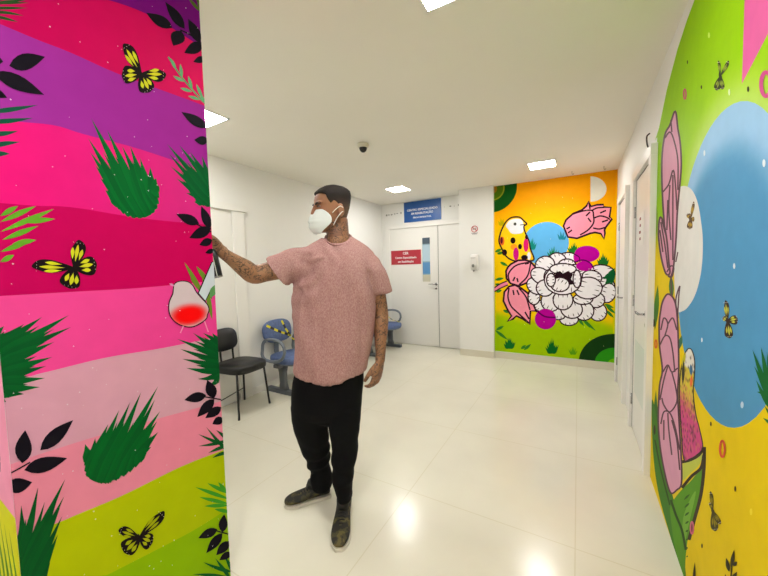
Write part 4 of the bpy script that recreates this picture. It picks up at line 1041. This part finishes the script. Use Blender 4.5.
SHC = bpy.data.materials.new('shirt_heather'); SHC.use_nodes = True; nt = SHC.node_tree; b = nt.nodes['Principled BSDF']
tc = nt.nodes.new('ShaderNodeTexCoord'); n = nt.nodes.new('ShaderNodeTexNoise'); n.inputs['Scale'].default_value = 240; n.inputs['Detail'].default_value = 4
mpn = nt.nodes.new('ShaderNodeMapping'); mpn.inputs['Scale'].default_value = (1, 1, .45); nt.links.new(tc.outputs['Object'], mpn.inputs['Vector']); nt.links.new(mpn.outputs['Vector'], n.inputs['Vector'])
r = nt.nodes.new('ShaderNodeValToRGB'); r.color_ramp.elements[0].position = .35; r.color_ramp.elements[1].position = .68
r.color_ramp.elements[0].color = (*lin((154, 112, 108)), 1); r.color_ramp.elements[1].color = (*lin((184, 146, 141)), 1)
nt.links.new(n.outputs['Fac'], r.inputs['Fac']); nt.links.new(r.outputs['Color'], b.inputs['Base Color']); b.inputs['Roughness'].default_value = .85; b.inputs['Specular IOR Level'].default_value = .15
part('t_shirt', sm_, SHC, man)
cb = new(); tube(cb, [hl(-.02, 0, 0)*0 + P3(338.5, 238.5, 1.885) + BX*(.072*math.cos(2*PI*k/32)) + BY*((.074 if k < 17 else .092)*math.sin(2*PI*k/32)) + UZ*(.008+(.031 if k < 17 else .050)*math.sin(2*PI*k/32)-.004*math.cos(2*PI*k/32)) for k in range(32)], .0055, 8, closed=True)
part('collar', cb, SHC, man)
# ---- trousers
BT = mat('black_trousers', (9, 9, 11), .85, spec=.15)
lb = new()
loft(lb, [ering(P3((l+r_)/2, y, 1.875), BX, BY, pxm((r_-l)/2, 1.875), dp/2, 40, 2.4) for y, l, r_, dp in ((362, 297, 364, .22), (380, 292.5, 364.5, .24), (395, 291, 363, .245), (406, 291, 362.5, .235), (414, 293, 361, .20), (420, 298, 357, .13), (424, 306, 350, .06))])
lg = [(404, 291, 326, .21, 1.885), (419, 292, 328, .20, 1.90), (439, 297.5, 329, .185, 1.92), (455, 305, 330, .165, 1.935), (466, 310, 330.5, .15, 1.95), (476, 311.5, 331.5, .145, 1.96), (486, 312, 331.5, .145, 1.965)]
loft(lb, [ering(P3((l+r_)/2, y, d), BX, BY, pxm((r_-l)/2, d), dp/2, 36, 2.2) for y, l, r_, dp, d in lg])
rg_ = [(404, 326.5, 362, .21, 1.87), (420, 327.5, 361, .20, 1.86), (440, 331, 358.5, .185, 1.845), (456, 331.5, 357.5, .17, 1.83), (470, 332, 355, .155, 1.82), (480, 333, 352.5, .15, 1.81), (489, 334.5, 354, .15, 1.80), (497, 336, 352.5, .135, 1.80)]
loft(lb, [ering(P3((l+r_)/2, y, d), BX, BY, pxm((r_-l)/2, d), dp/2, 36, 2.2) for y, l, r_, dp, d in rg_])
tm = remesh(lb, .0065, 2, .5)
hipz = P3(330, 400).z
NR = [v.normal.copy() for v in tm.vertices]
for v in tm.vertices:
    p = v.co.copy(); k = sm(hipz-.05, hipz-.45, p.z)
    v.co = p+NR[v.index]*(math.sin(p.z*62+noise.noise(p*5)*5)*.0055*k + noise.noise(V((p.x*10, p.y*10, p.z*5)))*.010*k)
tm.update(); part('trousers', tm, BT, man)
# ---- shoes
SHM = bpy.data.materials.new('shoe_camouflage'); SHM.use_nodes = True; nt = SHM.node_tree; b = nt.nodes['Principled BSDF']
tc = nt.nodes.new('ShaderNodeTexCoord'); n = nt.nodes.new('ShaderNodeTexNoise'); n.inputs['Scale'].default_value = 26; n.inputs['Detail'].default_value = 2
nt.links.new(tc.outputs['Object'], n.inputs['Vector']); r = nt.nodes.new('ShaderNodeValToRGB'); r.color_ramp.interpolation = 'CONSTANT'
r.color_ramp.elements[0].color = (*lin((24, 23, 16)), 1); r.color_ramp.elements[1].position = .5; r.color_ramp.elements[1].color = (*lin((60, 54, 28)), 1)
e_ = r.color_ramp.elements.new(.6); e_.color = (*lin((92, 82, 40)), 1)
nt.links.new(n.outputs['Fac'], r.inputs['Fac']); nt.links.new(r.outputs['Color'], b.inputs['Base Color']); b.inputs['Roughness'].default_value = .7
SOLE = mat('sole_white', (206, 200, 184), .5); LACE = mat('lace_black', (22, 22, 20), .8); SHB = mat('shoe_black', (26, 25, 20), .7)
for toe, heel in FR:
    d = (toe-heel); L = d.length; d.normalize(); x = d.cross(UZ).normalized()
    W = .049
    prof = [(.0, .55, .020, .085), (.03, .80, .018, .098), (.10, .86, .018, .102), (.22, .86, .018, .100), (.36, .84, .018, .092), (.48, .90, .018, .078), (.62, 1.0, .018, .064), (.76, 1.04, .018, .056), (.88, .92, .018, .050), (.96, .66, .018, .042), (1.0, .36, .020, .032)]
    sb = new(); rgs = []
    for t, w, z0, z1 in prof:
        c = heel+d*(L*t); rg = []
        for k in range(28):
            a = 2*PI*k/28; ct, st2 = math.cos(a), math.sin(a)
            zc = (z0+z1)/2; rz = (z1-z0)/2
            ww = W*w*(1-.30*max(0, st2)*(1 if t < .55 else .5))
            rg.append(c+x*(ww*math.copysign(abs(ct)**.8, ct))+UZ*(zc+rz*math.copysign(abs(st2)**.8, st2)))
        rgs.append(rg)
    loft(sb, rgs)
    bmesh.ops.recalc_face_normals(sb, faces=sb.faces)
    sho = part('shoe', sb, SHM, man, smooth=True); ss = sho.modifiers.new('s', 'SUBSURF'); ss.levels = 1; ss.render_levels = 1
    so = new(); out = []
    for t, w, *_ in prof: out.append(heel+d*(L*(t*1.02-.01))+x*W*w*1.03)
    for t, w, *_ in prof[::-1]: out.append(heel+d*(L*(t*1.02-.01))-x*W*w*1.03)
    loft(so, [[p+UZ*z for p in out] for z in (.001, .005, .015, .019)], smooth=False)
    bmesh.ops.recalc_face_normals(so, faces=so.faces)
    o = part('sole', so, SOLE, man); o.parent = sho; o.matrix_parent_inverse = Matrix.Identity(4)
    la = new()
    for k in range(6):
        t = .40+.052*k; h = .094-.0048*k*1.4; c = heel+d*(L*t)
        tube(la, [c-x*.022+UZ*(h-.008), c+UZ*(h+.003)+d*.005, c+x*.022+UZ*(h-.008)], .0034, 6, smooth=2)
    o = part('laces', la, LACE, man); o.parent = sho; o.matrix_parent_inverse = Matrix.Identity(4)
    tg = new(); loft(tg, [ering(heel+d*(L*.30)+UZ*z, d, x, .062-.006*i, .036, 20, 2.6) for i, z in enumerate((.085, .10, .115))]); o = part('ankle_collar', tg, SHB, man, smooth=True); o.parent = sho; o.matrix_parent_inverse = Matrix.Identity(4)

# ---- spray can in the hand
sc_ = empty('spray_can', tuple(can_b), label='black spray can with a pale stripe held against the end of the striped wall', cat='spray can')
c0, c1 = can_b, can_t; ax_ = (c1-c0).normalized()
cb = new(); xx, yy = frame_of(ax_)
loft(cb, [ering(c0.lerp(c1, t), xx, yy, r_, r_, 28) for t, r_ in ((0, .023), (.03, .025), (.80, .025), (.90, .019), (.93, .012))]); part('can_body', cb, mat('can_black', (20, 22, 24), .3), sc_, smooth=True)
rb = new(); tube(rb, [c0+(xx*math.cos(2*PI*k/28)+yy*math.sin(2*PI*k/28))*.0245 for k in range(28)], .0022, 8, closed=True); part('rim', rb, CHROME, sc_, smooth=True)
cp = new(); cyl(cp, c0.lerp(c1, .92), c0.lerp(c1, 1.03), .010, .009, 16); part('nozzle', cp, mat('can_nozzle', (30, 30, 30), .5), sc_, smooth=True)
sp = new(); vdir = (CAM-c0); vdir = (vdir-ax_*vdir.dot(ax_)).normalized(); sdir = ax_.cross(vdir)
for k in range(1):
    rr1 = [c0.lerp(c1, t)+(vdir*math.cos(a)+sdir*math.sin(a))*.0256 for t, a in ((.02, .15), (.78, .15), (.78, .02), (.02, .02))]
    rr2 = [p+(p-c0.lerp(c1, .4)).normalized()*0+vdir*.0006 for p in rr1]
    sp.faces.new([sp.verts.new(p) for p in rr2])
part('pale_stripe', sp, mat('can_stripe', (206, 204, 200), .4), sc_)
for o in COL.objects:
    if o.type == 'MESH' and o.name.startswith('pale_stripe'):
        s_m = o.modifiers.new('s', 'SOLIDIFY'); s_m.thickness = .0006

# ------------------------------------------------------------------ world and view
w = bpy.data.worlds.new('world'); SC.world = w; w.use_nodes = True
w.node_tree.nodes['Background'].inputs['Color'].default_value = (.9, .92, 1, 1); w.node_tree.nodes['Background'].inputs['Strength'].default_value = .3
SC.view_settings.view_transform = 'Standard'; SC.view_settings.look = 'None'; SC.view_settings.gamma = 1
SC.view_settings.exposure = 1.5; SC.view_settings.use_curve_mapping = False
